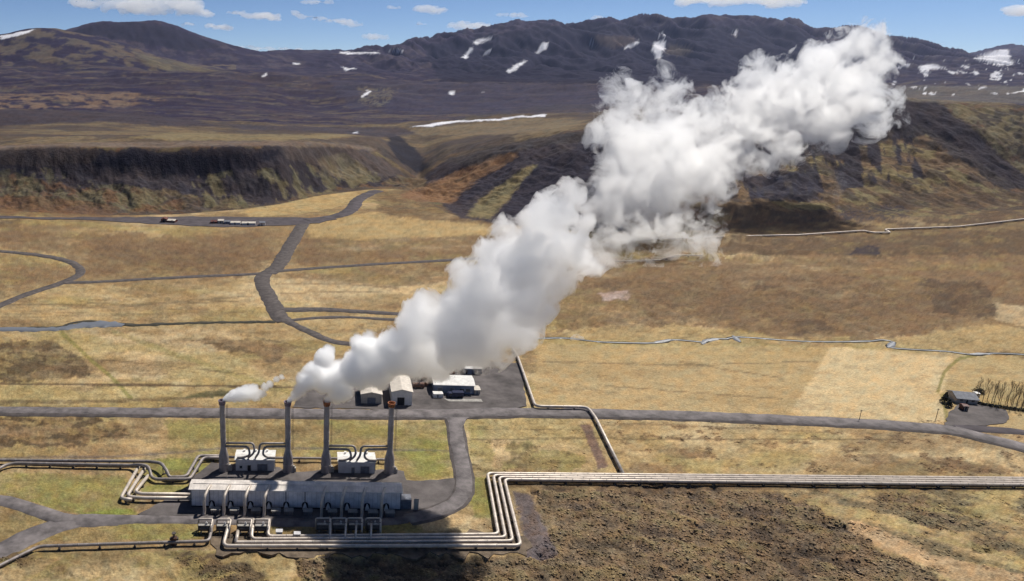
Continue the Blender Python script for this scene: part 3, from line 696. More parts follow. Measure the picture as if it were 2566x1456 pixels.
def pad(name, pts, mat, level=0.2, fray=0.8, step=2.0, kind='structure'):
    P = [W(x, y, 0) for x, y in pts]; out = []
    n = len(P)
    for i in range(n):
        a, b = P[i], P[(i+1) % n]; L = (b - a).length; m_ = max(1, int(L / step))
        nr = Vector((-(b-a).y, (b-a).x, 0)).normalized()
        for k in range(m_):
            q = a.lerp(b, k / m_) + nr * (random.random() - 0.5) * fray * (0 if k == 0 else 1)
            out.append(q)
    k = len(out)
    vs = [(q.x, q.y, level) for q in out] + [(q.x, q.y, level - 0.6) for q in out]
    fs = [list(range(k))] + [[i, i + k, (i+1) % k + k, (i+1) % k] for i in range(k)]
    o = new_mesh(name, vs, fs, mat)
    if o.data.polygons[0].normal.z < 0: o.data.flip_normals()
    return tag(o, kind=kind)

M['pipe_dirt'] = mat_basic('pipe_dirt', (0.165, 0.125, 0.088), 0.95, var=0.45, scale=0.3, bump=0.4)
pad('plant_yard', [(425,1300),(360,1296),(345,1290),(470,1222),(475,1200),(500,1185),(530,1160),(700,1172),(720,1185),(820,1178),(990,1178),(1012,1182),(1018,1204),(1060,1206),(1130,1200),(1175,1195),(1182,1235),(1165,1270),(1120,1292),(1060,1303),(1000,1310),(940,1312),(700,1316),(500,1308)], M['yard'], 0.22)
pad('pipe_yard', [(545,1335),(680,1338),(700,1342),(980,1335),(1240,1333),(1315,1345),(1320,1395),(1000,1392),(540,1392)], M['pipe_dirt'], 0.20, fray=3.5)
pad('borehole_yard', [(735,1022),(745,985),(800,960),(900,920),(1060,900),(1190,904),(1305,912),(1312,960),(1320,1018),(1260,1028),(1000,1028)], M['yard'], 0.20)
pad('farm_yard', [(2368,1068),(2376,1040),(2392,1022),(2412,1003),(2450,1012),(2520,1028),(2528,1045),(2515,1062),(2470,1068)], M['yard'], 0.22)
pad('gravel_lot', [(-60,545),(0,541),(120,545),(260,545),(560,543),(740,545),(775,547),(830,540),(845,550),(800,560),(700,566),(560,570),(400,562),(250,553),(100,550)], M['lava_gravel'], 0.3, fray=4, step=8)
mr = road('main_road', [(-120,1026),(0,1028),(300,1031),(600,1034),(900,1037),(1100,1037),(1300,1033),(1500,1036),(1700,1041),(2000,1053),(2200,1063),(2370,1076),(2450,1092),(2520,1110),(2600,1130),(2700,1155)], lambda t: 5.0 if t < .2 else 6.2, M['asphalt'], 0.30)
road('road_shoulder', [(1134,1046),(1141,1070),(1147,1110),(1156,1160),(1163,1195),(1162,1232),(1140,1262),(1090,1285),(1020,1302)], 5.9, M['gravel'], 0.225, rough=0.06)
road('road_shoulder', [(-120,1029),(0,1031),(300,1034),(600,1037),(900,1040),(1100,1040),(1300,1036),(1500,1039),(1700,1044),(2000,1056),(2200,1066),(2370,1079),(2450,1095),(2520,1113),(2600,1133),(2700,1158)], 7.0, M['gravel'], 0.225, rough=0.08)
pad('road_mouth', [(1095,1040),(1190,1037),(1168,1052),(1158,1075),(1130,1075),(1120,1052)], M['asphalt'], 0.255, fray=0.2)
road('side_road', [(1138,1040),(1141,1070),(1147,1110),(1156,1160),(1163,1195),(1162,1232),(1140,1262),(1090,1285),(1020,1302)], 4.6, M['asphalt'], 0.26)
road('plant_road', [(1020,1303),(900,1310),(700,1309),(500,1304),(300,1303),(200,1306),(130,1322),(60,1352),(-20,1395),(-90,1440)], lambda t: 3.2 + 5.5 * max(0, t - .6) / .4, M['asphalt'], 0.27)
road('plant_road', [(-120,1240),(-20,1252),(40,1262),(100,1283),(150,1298),(215,1306),(300,1304)], 4.6, M['asphalt'], 0.285)
pad('road_fork', [(120,1288),(170,1298),(230,1302),(345,1292),(380,1300),(260,1308),(200,1315),(130,1330),(70,1360),(90,1335),(130,1312)], M['gravel'], 0.235, fray=0.3)
road('gravel_track', [(-120,815),(0,766),(40,748),(90,730),(150,711),(190,694),(203,682),(195,668),(165,653),(100,640),(0,630),(-80,626)], 5.5, M['gravel'], 0.24, 4)
road('gravel_track', [(160,709),(260,706),(400,698),(520,692),(640,687),(720,678),(900,665),(1060,656),(1200,648),(1400,640)], 4.6, M['gravel'], 0.25, 4)
road('gravel_track', [(762,556),(752,572),(735,602),(715,636),(695,668),(670,686)], 9.5, M['gravel'], 0.26, 3)
road('gravel_track', [(662,686),(656,700),(662,722),(678,752),(690,775),(700,795),(715,806)], 8.5, M['gravel'], 0.27, 3)
road('gravel_track', [(695,776),(740,777),(800,776),(880,780),(1000,787),(1100,792)], lambda t: 7 - 4 * t, M['gravel'], 0.25, 3)
road('gravel_track', [(705,806),(780,798),(860,795),(960,800),(1050,803)], 3.0, M['gravel'], 0.24, 3)
road('gravel_track', [(712,802),(745,818),(780,834),(810,848),(840,858),(900,864),(960,866)], 4.5, M['gravel'], 0.255, 3)
road('gravel_track', [(770,553),(830,545),(865,535),(885,520),(895,503),(912,492),(935,482),(950,478)], 11, M['lava_gravel'], 0.5, 3, follow=True)
road('farm_road', [(2400,1074),(2470,1076),(2540,1082),(2620,1092),(2700,1104)], 4.5, M['lava_gravel'], 0.26)

wm = bpy.data.materials.new('stream_water'); wm.use_nodes = True
b_ = wm.node_tree.nodes['Principled BSDF']
b_.inputs['Base Color'].default_value = (0.12, 0.13, 0.15, 1); b_.inputs['Roughness'].default_value = 0.5; b_.inputs['Specular IOR Level'].default_value = 0.9
t_ = wm.node_tree.nodes.new('ShaderNodeTexCoord'); n_ = wm.node_tree.nodes.new('ShaderNodeTexNoise'); n_.inputs['Scale'].default_value = 0.8; n_.inputs['Detail'].default_value = 5
k_ = wm.node_tree.nodes.new('ShaderNodeBump'); k_.inputs['Strength'].default_value = 0.6; k_.inputs['Distance'].default_value = 0.2
wm.node_tree.links.new(t_.outputs['Object'], n_.inputs['Vector']); wm.node_tree.links.new(n_.outputs['Fac'], k_.inputs['Height']); wm.node_tree.links.new(k_.outputs[0], b_.inputs['Normal'])
M['bank'] = mat_basic('stream_bank', (0.055, 0.05, 0.036), 0.95, var=0.4, scale=0.5)
def stream(bank_pts, bw, water):
    road('stream_bank', bank_pts, bw, M['bank'], 0.21, 2.5, rough=0.45)
    for pts, w in water:
        road('stream_water', pts, w, wm, 0.30, 2.0, rough=0.35)
stream([(-100,825),(0,823),(140,822),(180,810),(215,806),(270,810),(330,815),(420,812),(500,809),(600,808),(690,806)], 3.0,
       [([(-100,827),(0,826),(80,826),(150,825)], 4.5), ([(140,825),(180,820),(210,815),(270,813),(310,816)], lambda t: 2.5 + 6 * math.sin(math.pi * t))])
stream([(1340,849),(1420,848),(1500,857),(1600,860),(1655,859),(1690,852),(1750,857),(1768,858),(1785,849),(1820,850),(1840,845),(1900,848),(1980,854),(2060,857),(2170,856),(2212,852),(2238,858),(2228,871),(2300,877),(2370,881),(2440,889),(2500,886),(2620,892),(2700,894)], 1.9,
       [([(1340,849.5),(1420,848.5),(1500,857.5),(1600,860.5),(1655,859.5),(1690,852.5),(1750,857.5),(1768,858.5),(1785,849.5),(1820,850.5),(1840,845.5),(1900,848.5),(1980,854.5),(2060,857.5),(2170,856.5),(2212,852.5),(2238,858.5),(2228,871.5),(2300,877.5),(2370,881.5),(2440,889.5),(2500,886.5),(2620,892.5),(2700,894.5)], 0.55),
        ([(1758,863),(1768,855),(1778,852),(1800,851)], lambda t: 0.6 + 1.6 * math.sin(math.pi * t)), ([(1836,842),(1846,850),(1856,858)], lambda t: 0.6 + 1.6 * math.sin(math.pi * t)), ([(2240,858),(2232,866),(2224,872)], lambda t: 0.7 + 1.8 * math.sin(math.pi * t)), ([(2430,888),(2455,887),(2480,888)], lambda t: 0.6 + 1.2 * math.sin(math.pi * t)), ([(1640,859),(1680,852)], 1.4), ([(2130,857),(2180,856)], 1.0)])

# ------------------------------------------------------------------ pipelines
sup_mesh = {}
def support_mesh(h, r):
    key = (round(h, 2), round(r, 2))
    if key not in sup_mesh:
        b = MB().box(-r*1.1, r*1.1, -0.12, 0.12, h - r - 0.16, h - r + 0.12).box(-r*0.95, -r*0.6, -0.1, 0.1, -0.3, h - r - 0.16).box(r*0.6, r*0.95, -0.1, 0.1, -0.3, h - r - 0.16).box(-r*1.2, r*1.2, -0.3, 0.3, -0.3, 0.25)
        o = b.build('support', M['steel']); sup_mesh[key] = o.data; COL.objects.unlink(o); bpy.data.objects.remove(o)
    return sup_mesh[key]

def pipeline(label, pts, r, mat, group=None, every=7.0, bend=1.6, supports=True, name='pipeline', cat='pipeline', n=12, h=None):
    P = fillet(pts, bend); base = Vector((P[0].x, P[0].y, 0))
    t = thing(name, label, cat, base, group)
    pr_ = MB().tube([p - base for p in P], r, n)
    if r > 0.4:
        for a, b in zip(pts[:-1], pts[1:]):
            a, b = Vector(a), Vector(b); d = b - a
            for i in range(1, int(d.length / 5)):
                q = a + d.normalized() * i * 5 - base
                pr_.tube([q - d.normalized() * 0.12, q + d.normalized() * 0.12], r * 1.09, n)
    pr_.build('pipe_run', mat, t, smooth=True)
    if supports:
        for a, b in zip(pts[:-1], pts[1:]):
            a, b = Vector(a), Vector(b); d = b - a
            if abs(d.z) > 0.4 or d.length < 3: continue
            k = max(1, int(d.length / every))
            for i in range(k):
                q = a + d * ((i + 0.5) / k)
                if len(t.children) > 98: break
                s = bpy.data.objects.new('support', support_mesh(q.z, r)); COL.objects.link(s); s.parent = t
                s.location = (q.x - base.x, q.y - base.y, 0); s.rotation_euler.z = math.atan2(d.y, d.x) + math.pi / 2
    return t

zp = 1.15
def PP(*pts): return [W(p[0], p[1], p[2] if len(p) > 2 else zp) for p in pts]
g4 = 'four parallel steam pipes turning along the plant'
pipeline('upper outermost pipe of the four parallel pipes beside the plant, running off to the right', PP((675,1303,1.2),(673,1322,2.2),(671,1344),(1249,1339),(1221,1186),(2700,1200)), 0.46, M['pipe'], g4)
pipeline('second pipe from the top in the bundle of four parallel pipes beside the plant', PP((635,1302,1.2),(633,1322,2.2),(629,1351),(1267,1347),(1236,1191),(2700,1205.2)), 0.46, M['pipe'], g4)
pipeline('third pipe from the top in the bundle of four parallel pipes beside the plant', PP((596,1330,1.2),(594,1345,2.2),(590,1359),(1285,1356),(1250,1196),(2700,1210.5)), 0.46, M['pipe'], g4)
pipeline('lower outermost pipe of the four parallel pipes, its left end rising to the valve frames', PP((573,1300,1.2),(571,1322,2.2),(559,1368),(1305,1367),(1264,1201.5),(2700,1216)), 0.48, M['pipe'], g4)
pipeline('single pale pipe zigzagging across the main road to the four pipe bundle', PP((1284,872),(1296,890),(1341,1018),(1472,1020),(1492,1046),(1562,1188)), 0.52, M['pipe'], bend=2.5)
gl = 'pipes crossing the grass left of the plant'
pipeline('upper of two long pipes along the left grass, with a high loop before the stacks', PP((-100,1152),(0,1153),(366,1156,1.5),(368,1156,1.6),(404,1160,2.6),(418,1180,2.4),(424,1196),(467,1194.5),(497,1142),(560,1143)), 0.5, M['pipe_dark'], gl)
pipeline('lower of two long pipes along the left grass, bending round beside the small valve pit', PP((-30,1192),(12,1166),(36,1160.5),(331,1166),(350,1164,2.4),(372,1168,2.6),(380,1196),(392,1201),(476,1200.5),(509,1147),(560,1147)), 0.5, M['pipe_dark'], gl)
pipeline('leftmost of three short pale pipes running down from the long left pipes', PP((347,1170),(302,1249),(330,1252)), 0.5, M['pipe'], gl)
pipeline('middle of three short pale pipes, continuing right into the hall end', PP((362,1174),(318,1244),(350,1247.5),(480,1248)), 0.5, M['pipe'], gl)
pipeline('rightmost of three short pale pipes, turning right to the hall end', PP((371,1192),(339,1232),(352,1237.5),(480,1239)), 0.5, M['pipe'], gl)
pipeline('long thin pipe across the front left grass ending at the valve frames', PP((-60,1450),(0,1417),(97,1369),(300,1362.5),(524,1356),(534,1304)), 0.42, M['pipe_dark'], gl)
pipeline('low dark pipe lying behind the yard between the middle two stacks', PP((560,1145),(720,1148),(840,1149),(985,1152)), 0.4, M['pipe_dark'], gl)
pipeline('far zigzag pipeline along the foot of the brown hill on the right', [W(x, y, 1.0) + Vector((0,0,max(0, gz(W(x,y,1).x, W(x,y,1).y)))) for x, y in [(1560,602),(1800,597),(2000,590),(2165,578),(2185,583),(2232,583),(2216,575),(2400,568),(2490,558),(2566,549),(2700,535)]], 0.62, M['pipe'], every=14, bend=3)
pipeline('short stretch of pipe above the brown heath, half hidden by steam', PP((1540,655),(1650,652),(1690,640),(1760,640)), 0.5, M['pipe'], every=14)

# valve block on the front left pipe
v = thing('pipe_valve', 'brown rusty valve block on the front left pipe', 'valve', (W(437,1364,0)))
MB().box(-0.7,0.7,-0.7,0.7,-0.3,2.2).build('body', mat_basic('rusty_brown', (0.11,0.055,0.035), 0.85, var=0.5, scale=2), v)
MB().lathe([(0.25,2.2),(0.25,3.2),(0.55,3.2),(0.55,3.45)], n=12).build('handwheel', M['steel'], v)
MB().box(-1.1,1.1,-0.4,0.4,0.9,2.0).build('flange', M['steel'], v)

# ------------------------------------------------------------------ stacks
stack_pos = [(562,1178,1003,'rim_grey'),(722,1181,1006,'rim_grey'),(817,1182,1006,'rust'),(975,1184,1009,'rust')]
stack_lab = ['leftmost grey stack with a stained purple grey rim and a thin wisp of steam',
             'second grey stack from the left, beside the right side of the left white house',
             'third grey stack from the left with a rusty orange rim under thick steam',
             'rightmost grey stack with a rusty rim and no steam of its own']
stacks = []
for (x, yb, yt, rm), lb in zip(stack_pos, stack_lab):
    b = W(x, yb, 0); zt = WY(x, yt, b.y).z; zd = WY(x, yb - 35, b.y).z; zc = WY(x, yb - 56, b.y).z
    t = thing('steam_stack', lb, 'chimney', b, 'steam stacks of the power plant')
    MB().lathe([(1.75,-0.4),(1.75,0.5),(1.55,0.5),(1.52,zd*0.5),(1.6,zd*0.52),(1.6,zd*0.56),(1.5,zd*0.58),(1.5,zd),(0.86,zc)], n=28).build('base_drum', M['stack'], t, autosmooth=True)
    prof = [(0.86, zc)]
    nb = 5
    for i in range(1, nb):
        z = zc + (zt - 1.4 - zc) * i / nb
        prof += [(0.84, z - 0.12), (0.93, z - 0.1), (0.93, z + 0.1), (0.84, z + 0.12)]
    prof += [(0.82, zt - 1.4)]
    MB().lathe(prof, n=24, cap=False).build('shaft', M['stack'], t, autosmooth=True)
    MB().lathe([(0.84, zt - 1.4), (1.0, zt - 1.2), (1.12, zt - 0.1), (1.2, zt), (0.95, zt), (0.8, zt - 0.8)], n=24, cap=False).build('rim', M[rm], t, autosmooth=True)
    ld = MB().box(0.86, 0.92, -1.06, -1.0, zc, zt - 1.2).box(1.24, 1.3, -1.06, -1.0, zc, zt - 1.2)
    for k in range(int((zt - 1.2 - zc) / 0.6)): ld.box(0.92, 1.24, -1.05, -1.01, zc + k * 0.6, zc + k * 0.6 + 0.06)
    lo = ld.build('ladder', M['steel'], t); lo.rotation_euler.z = 0.5; 
    MB().box(1.2, 2.4, -0.8, 0.3, 0, 1.5).box(1.3, 2.0, -0.6, 0.1, 1.5, 2.1).build('inlet_box', M['concrete'], t)
    stacks.append((t, b, zt))

# ------------------------------------------------------------------ moss hummocks, lava stones and grass tussocks
def scatter(name, mask, n, s0, s1, flatn, tintr, seed, kind='stuff'):
    r = np.random.default_rng(seed); Zf = Z.ravel(); 
    area = (YG ** 1.6 * (mask > 0.4) * np.clip(mask, 0, 1)).ravel(); area[(np.abs(XD.ravel() - 1283) > 1400)] = 0
    k = r.choice(area.size, n, p=area / area.sum())
    v0, f0 = ico(1)
    s = r.uniform(s0, s1, n) * r.choice([0.6, 0.8, 1.0, 1.2, 1.6], n); ang = r.uniform(0, 6.28, n)
    c_, s_ = np.cos(ang), np.sin(ang); el = r.uniform(0.7, 1.5, n)
    vv = np.repeat(v0[None], n, 0) * (1 + r.uniform(-0.3, 0.3, (n, 12, 1)))
    x = vv[..., 0] * (s * el)[:, None]; y = vv[..., 1] * s[:, None]; z = vv[..., 2] * (s * flatn * r.uniform(0.6, 1.4, n))[:, None]
    px = x * c_[:, None] - y * s_[:, None] + (XG.ravel()[k] + r.uniform(-.2, .2, n))[:, None]; py = x * s_[:, None] + y * c_[:, None] + (YG.ravel()[k] + r.uniform(-.2, .2, n))[:, None]
    pz = z + (Zf[k] + s * 0.05)[:, None]
    fs = (f0[None] + (np.arange(n) * 12)[:, None, None]).reshape(-1, 3)
    o = big_mesh(name, np.stack([px, py, pz], -1).reshape(-1, 3), fs)
    cc = C.reshape(-1, 3)[k] * r.uniform(tintr[0], tintr[1], (n, 1))
    rg = np.ones((n * 12, 4), np.float32); rg[:, :3] = np.repeat(cc, 12, 0)
    o.data.color_attributes.new('Col', 'FLOAT_COLOR', 'POINT').data.foreach_set('color', rg.ravel())
    o.data.materials.append(ground.data.materials[0]); tag(o, kind=kind); return o
lm_ = np.where((YG < 215) & (YD > 1215), lava_m, 0)
keep_out = 1 - np.maximum(region([(540,1325),(1330,1325),(1340,1400),(540,1400)], 2), region([(1200,1180),(2700,1190),(2700,1232),(1260,1225),(1320,1400),(1240,1340)], 2))
scatter('moss_hummocks', lm_ * keep_out, 20000, 0.11, 0.32, 0.28, (0.8, 1.6), 3)
tz_ = tus * (YG < 330) * (YG > 150) * (1 - lava_m) * keep_out
tz_ = np.where((YD > 1045) & (XD > 1180), tz_, 0) + np.where((YD > 1400) & (XD < 780), np.clip(bot, 0, 1) * (n_mid > 0.5), 0)
scatter('grass_tussocks', tz_, 3600, 0.10, 0.26, 0.4, (0.8, 1.5), 4)
# ------------------------------------------------------------------ generic small buildings
def frame_at(A_, B_):
    A_, B_ = Vector(A_), Vector(B_); d = B_ - A_
    return A_, math.atan2(d.y, d.x), d.length

def small_house(name, label, cat, A_, B_, depth, h, wall, roof, rise=0.5, ridge='x', over=0.25, openings=(), group=None, base=0.0, extras=True):
    """A_-B_: front foot line; openings: (kind, x0, x1, z0, z1, material) on the front"""
    o, rz, L = frame_at(A_, B_)
    t = thing(name, label, cat, (o.x, o.y, base), group, rz)
    if ridge == 'x':
        MB().prismx([(0,-0.4),(depth,-0.4),(depth,h),(depth/2,h+rise),(0,h)], 0, L).build('wall', wall, t)
        e = rise / (depth / 2) * over
        MB().prismx([(-over,h-e+0.02),(depth/2,h+rise+0.02),(depth+over,h-e+0.02),(depth+over,h-e+0.22),(depth/2,h+rise+0.24),(-over,h-e+0.22)], -over, L+over).build('roof', roof, t)
    else:
        MB().prism([(0,-0.4),(L,-0.4),(L,h),(L/2,h+rise),(0,h)], 0, depth).build('wall', wall, t)
        e = rise / (L / 2) * over
        MB().prism([(-over,h-e+0.02),(L/2,h+rise+0.02),(L+over,h-e+0.02),(L+over,h-e+0.22),(L/2,h+rise+0.24),(-over,h-e+0.22)], -over, depth+over).build('roof', roof, t)
    for kd, x0, x1, z0, z1, mt in openings:
        if kd in ('door', 'garage_door', 'gate'):
            d = MB().box(x0*L, x1*L, -0.05, 0.0, z0, z1).build(kd, mt, t)
            f = MB().box(x0*L-0.12, x0*L, -0.09, 0, z0, z1).box(x1*L, x1*L+0.12, -0.09, 0, z0, z1).box(x0*L-0.12, x1*L+0.12, -0.09, 0, z1, z1+0.12).build('frame', M['concrete'], d)
        else:
            wdw = MB().box(x0*L, x1*L, -0.05, 0.0, z0, z1).build(kd, mt, t)
            MB().box(x0*L-0.08, x1*L+0.08, -0.1, 0, z0-0.1, z0).build('sill', M['concrete'], wdw)
    return t

# the two white valve houses between the stacks
for i, (ax, ay, bx, by, lb) in enumerate([(591,1181,687,1182,'left white flat house with a door and wide gate between the first two stacks'),
                                          (848,1187,939,1188,'right white flat house with a wide grey gate between the last two stacks')]):
    a, b = W(ax, ay, 0), W(bx, by, 0)
    h = WY(ax, ay - 29, a.y).z
    t = small_house('valve_house', lb, 'house', a, b, 5.6, h, M['white_wall'], M['white'], 0.3, 'x', 0.3,
        [('door',0.31,0.39,0.05,2.1,M['dark']),('gate',0.57,0.82,0.05,2.5,M['slate']),('window',0.10,0.17,1.1,1.9,M['glass'])] if i == 0 else
        [('gate',0.61,0.84,0.05,2.5,M['slate']),('door',0.36,0.44,0.05,2.1,M['slate'])], 'white valve houses')
    L = (b - a).length
    for k in (0.2, 0.5, 0.8):
        MB().lathe([(0.3, h), (0.3, h + 0.85), (0.42, h + 0.85), (0.42, h + 1.0)], (L * k, 4.6), n=10).build('roof_vent', M['white'], t)
    MB().box(L + 0.02, L + 0.3, 1.5, 2.2, 0, h - 0.6).build('downpipe', M['pipe_dark'], t)
    dx, dy = (0, 0) if i == 0 else (254, 7)
    roofz = h + 0.55; Ys = stacks[i * 2][1].y; Y2 = stacks[i * 2 + 1][1].y
    side = ['left', 'right'] if i == 0 else ['left', 'right']
    nm = 'left white house' if i == 0 else 'right white house'
    x1, x2 = stack_pos[i*2][0], stack_pos[i*2+1][0]
    arcs = [('higher pipe arching from the stack left of the %s onto its roof' % nm, [WY(x1,1110+dy,Ys), WY(636+dx,1110+dy,Ys), WY(638+dx,1134+dy,Ys-1.2), W(622+dx,1147+dy,roofz)]),
            ('lower pipe curling from the stack left of the %s onto its roof' % nm, [WY(x1,1118+dy,Ys-0.3), WY(622+dx,1119+dy,Ys-0.3), WY(627+dx,1140+dy,Ys-1.6), W(612+dx,1146+dy,roofz), W(594+dx,1147+dy,roofz)]),
            ('higher pipe arching from the stack right of the %s onto its roof' % nm, [WY(x2,1111+dy,Y2), WY(651+dx,1111+dy,Y2), WY(649+dx,1134+dy,Y2-1.2), W(640+dx,1147+dy,roofz)]),
            ('lower pipe curling from the stack right of the %s onto its roof' % nm, [WY(x2,1118+dy,Y2-0.3), WY(663+dx,1119+dy,Y2-0.3), WY(658+dx,1138+dy,Y2-1.6), W(668+dx,1146+dy,roofz), W(690+dx,1147+dy,roofz)])]
    for lb2, pts in arcs:
        pipeline(lb2, pts, 0.34, M['pipe_dark'], 'pipes arching from the stacks onto the white houses', supports=False, bend=2.4, name='steam_pipe', cat='pipe')

# ------------------------------------------------------------------ main hall
A0, B0 = W(479, 1271, 0), W(1004, 1280, 0)
o_, rz_, HL = frame_at(A0, B0)
HH = WY(480.5, 1225, A0.y).z; HD = 4.3
hall = thing('machine_hall', 'long grey power plant hall with pale roof and curved pipes down its front', 'hall', o_, rz=rz_)
MB().prismx([(0,-0.4),(HD,-0.4),(HD,HH),(HD/2,HH+0.3),(0,HH)], 0, HL).build('wall', M['hall_wall'], hall)
MB().prismx([(-0.45,HH-0.04),(HD/2,HH+0.32),(HD+0.45,HH-0.04),(HD+0.45,HH+0.2),(HD/2,HH+0.50),(-0.45,HH+0.16)], -0.4, HL+0.4).build('roof', M['hall_roof'], hall)
MB().box(-0.05, HL+0.05, -0.12, 0, -0.3, 0.55).build('plinth', M['dark'], hall)
MB().tube([(-0.4,-0.55,HH+0.08),(HL+0.4,-0.55,HH+0.08)], 0.11, 8).build('gutter', M['white_wall'], hall)
MB().box(0.5, HL*0.55, HD/2-0.2, HD/2+0.2, HH+0.42, HH+0.62).build('ridge_vent', M['hall_roof'], hall)
for i in range(12):
    x = HL * i / 11 + (0.12 if i == 0 else -0.12 if i == 11 else 0)
    MB().box(x-0.13, x+0.13, -0.12, 0, 0.55, HH-0.1).build('bay_column', M['slate'], hall)
fr = [.079,.171,.269,.361,.630,.723,.818,.908]
for f_ in fr:
    x = f_ * HL
    MB().tube(fillet([(x+0.9,1.4,HH+0.42),(x+0.45,-0.4,HH+0.5),(x-0.2,-3.0,HH-0.5),(x-0.35,-3.5,HH-2.2),(x-0.3,-3.4,1.2),(x-0.5,-4.2,-0.2)], 1.1), 0.43, 10).build('exhaust_pipe', M['pipe'], hall, smooth=True)
for f_ in [.10,.19,.285,.373,.456,.545,.655,.745,.84,.93]:
    x = f_ * HL
    arch = [(x-0.85,0.6)] + [(x-0.85*math.cos(k*math.pi/10), 1.5+0.85*math.sin(k*math.pi/10)) for k in range(11)] + [(x+0.85,0.6)]
    vo = MB().prism([(p[0], p[1]) for p in arch[::-1]][::-1], -0.14, -0.02).build('vent_opening', M['dark'], hall)
    MB().add([(x-0.6,-1.3,0.7),(x+0.6,-1.3,0.7),(x+0.6,-0.15,0.7),(x-0.6,-0.15,0.7),(x-0.1,-0.5,2.1),(x+0.1,-0.5,2.1),(x+0.1,-0.15,2.1),(x-0.1,-0.15,2.1)],
             [[0,3,2,1],[4,5,6,7],[0,1,5,4],[1,2,6,5],[2,3,7,6],[3,0,4,7]]).build('hood', M['white'], vo)
MB().box(HL+0.02, HL+3.0, 0.6, 3.8, -0.3, 3.0).build('annex', M['slate'], hall)
MB().box(HL+3.6, HL+4.9, 0.2, 0.5, -0.3, 3.6).build('screen_wall', M['cream_wall'], hall)
MB().box(HL+0.02, HL+0.1, 1.2, 2.2, 0, 2.1).build('door', M['dark'], hall)

def local(xf, y, z=0):
    c, s = math.cos(rz_), math.sin(rz_); x = xf * HL
    return Vector((o_.x + c*x - s*y, o_.y + s*x + c*y, z))

def copy_tree(src, loc, rz=None, label=None, scale=None):
    r = src.copy(); COL.objects.link(r); r.location = loc
    if rz is not None: r.rotation_euler = (0, 0, rz)
    if label: r['label'] = label
    if scale is not None: r.scale = scale if hasattr(scale, '__len__') else (scale,)*3
    for ch in src.children:
        c = ch.copy(); COL.objects.link(c); c.parent = r
        for g in ch.children:
            d = g.copy(); COL.objects.link(d); d.parent = c
    return r

# transformer boxes at the foot of the hall
tb = thing('transformer', 'squat grey equipment box at the foot of the long hall front, between the curved pipes', 'transformer', local(.125, -2.6), 'equipment boxes along the hall front', rz_)
MB().box(-1.2,1.2,-0.8,0.8,-0.3,1.35).build('tank', M['pipe_dark'], tb)
MB().box(-1.3,1.3,-0.9,0.9,1.35,1.5).build('lid', M['concrete'], tb)
for k in range(5): MB().box(-1.0+k*0.45,-0.85+k*0.45,-1.15,-0.8,0.1,1.2).build('radiator_fin', M['slate'], tb)
for f_ in [.215,.315,.41,.47,.56,.675,.77,.865,.945]:
    copy_tree(tb, local(f_, -2.6))

# valve frames on the apron in front of the hall
def valve_frame(label, px, py, sc=1.0):
    t = thing('valve_skid', label, 'valve skid', W(px, py, 0), 'valve frames in front of the hall', rz_ + 0.02)
    MB().tube([(-1.7,0.6,1.5),(-1.5,0.6,1.5),(1.5,0.6,1.5),(1.7,0.6,1.5)], 0.85, 16).build('vessel', M['steel'], t, autosmooth=True)
    MB().box(-1.8,1.8,0.0,1.3,2.42,2.52).build('walkway', M['concrete'], t)
    for x in (-1.1, 1.1): MB().box(x-0.15,x+0.15,0.1,1.1,-0.3,0.75).build('saddle', M['concrete'], t)
    MB().tube(fillet([(-1.9,1.8,-0.2),(-1.9,1.8,3.3),(1.9,1.8,3.3),(1.7,-0.8,2.8),(1.6,-1.6,0.4)], 0.5), 0.27, 10).build('riser_pipe', M['pipe'], t, smooth=True)
    b = MB()
    for x in (-1.75, 1.75):
        for y in (-0.1, 1.4): b.box(x-0.06,x+0.06,y-0.06,y+0.06,-0.3,3.4)
    b.box(-1.75,1.75,-0.14,-0.06,3.3,3.4).box(-1.75,1.75,1.36,1.44,3.3,3.4)
    b.build('frame', M['steel'], t)
    MB().lathe([(0.3,2.5),(0.3,3.0),(0.12,3.05),(0.12,3.4)], (0.4,0.6), 12).build('valve', M['white_wall'], t)
    t.scale = (sc, sc, sc)
    return t
vf = valve_frame('leftmost sunlit valve frame on the apron in front of the hall', 514, 1338)
for px, lb in [(560,'second sunlit valve frame from the left in front of the hall'),(612,'third sunlit valve frame from the left in front of the hall'),(656,'fourth sunlit valve frame, next to the steam cloud shadow'),
               (810,'leftmost valve frame in the cloud shadow before the hall'),(850,'second valve frame from the left in the cloud shadow before the hall'),(890,'third valve frame from the left in the cloud shadow before the hall'),(936,'rightmost valve frame before the hall, in the cloud shadow')]:
    copy_tree(vf, W(px, 1339 if px < 700 else 1336, 0), label=lb)
# risers in the shade joining the bundle
for px, lb in [(829,'first thin riser pipe joining the bundle in the cloud shadow'),(867,'second thin riser pipe joining the bundle in the cloud shadow'),(893,'third thin riser pipe joining the bundle in the cloud shadow'),(931,'rightmost thin riser pipe joining the bundle in the cloud shadow')]:
    pipeline(lb, PP((px,1308,2.6),(px-1,1330,2.2),(px-3,1352,1.2)), 0.28, M['pipe'], 'thin risers to the pipe bundle', supports=False, bend=1, name='riser_pipe', cat='pipe')
# scattered small kit on the pipe yard
for k in range(9):
    px = 565 + k * 14 + random.random() * 8
for px, py, lb in [(745,1352,'low white valve box left of the pipe bundle shadow'),(700,1346,'low pale valve box where the four pipes begin')]:
    t = thing('valve_box', lb, 'valve box', W(px, py, 0))
    MB().box(-0.8,0.8,-0.6,0.6,-0.3,1.9).build('body', M['concrete'], t); MB().box(-0.9,0.9,-0.7,0.7,1.9,2.05).build('lid', M['white_wall'], t)

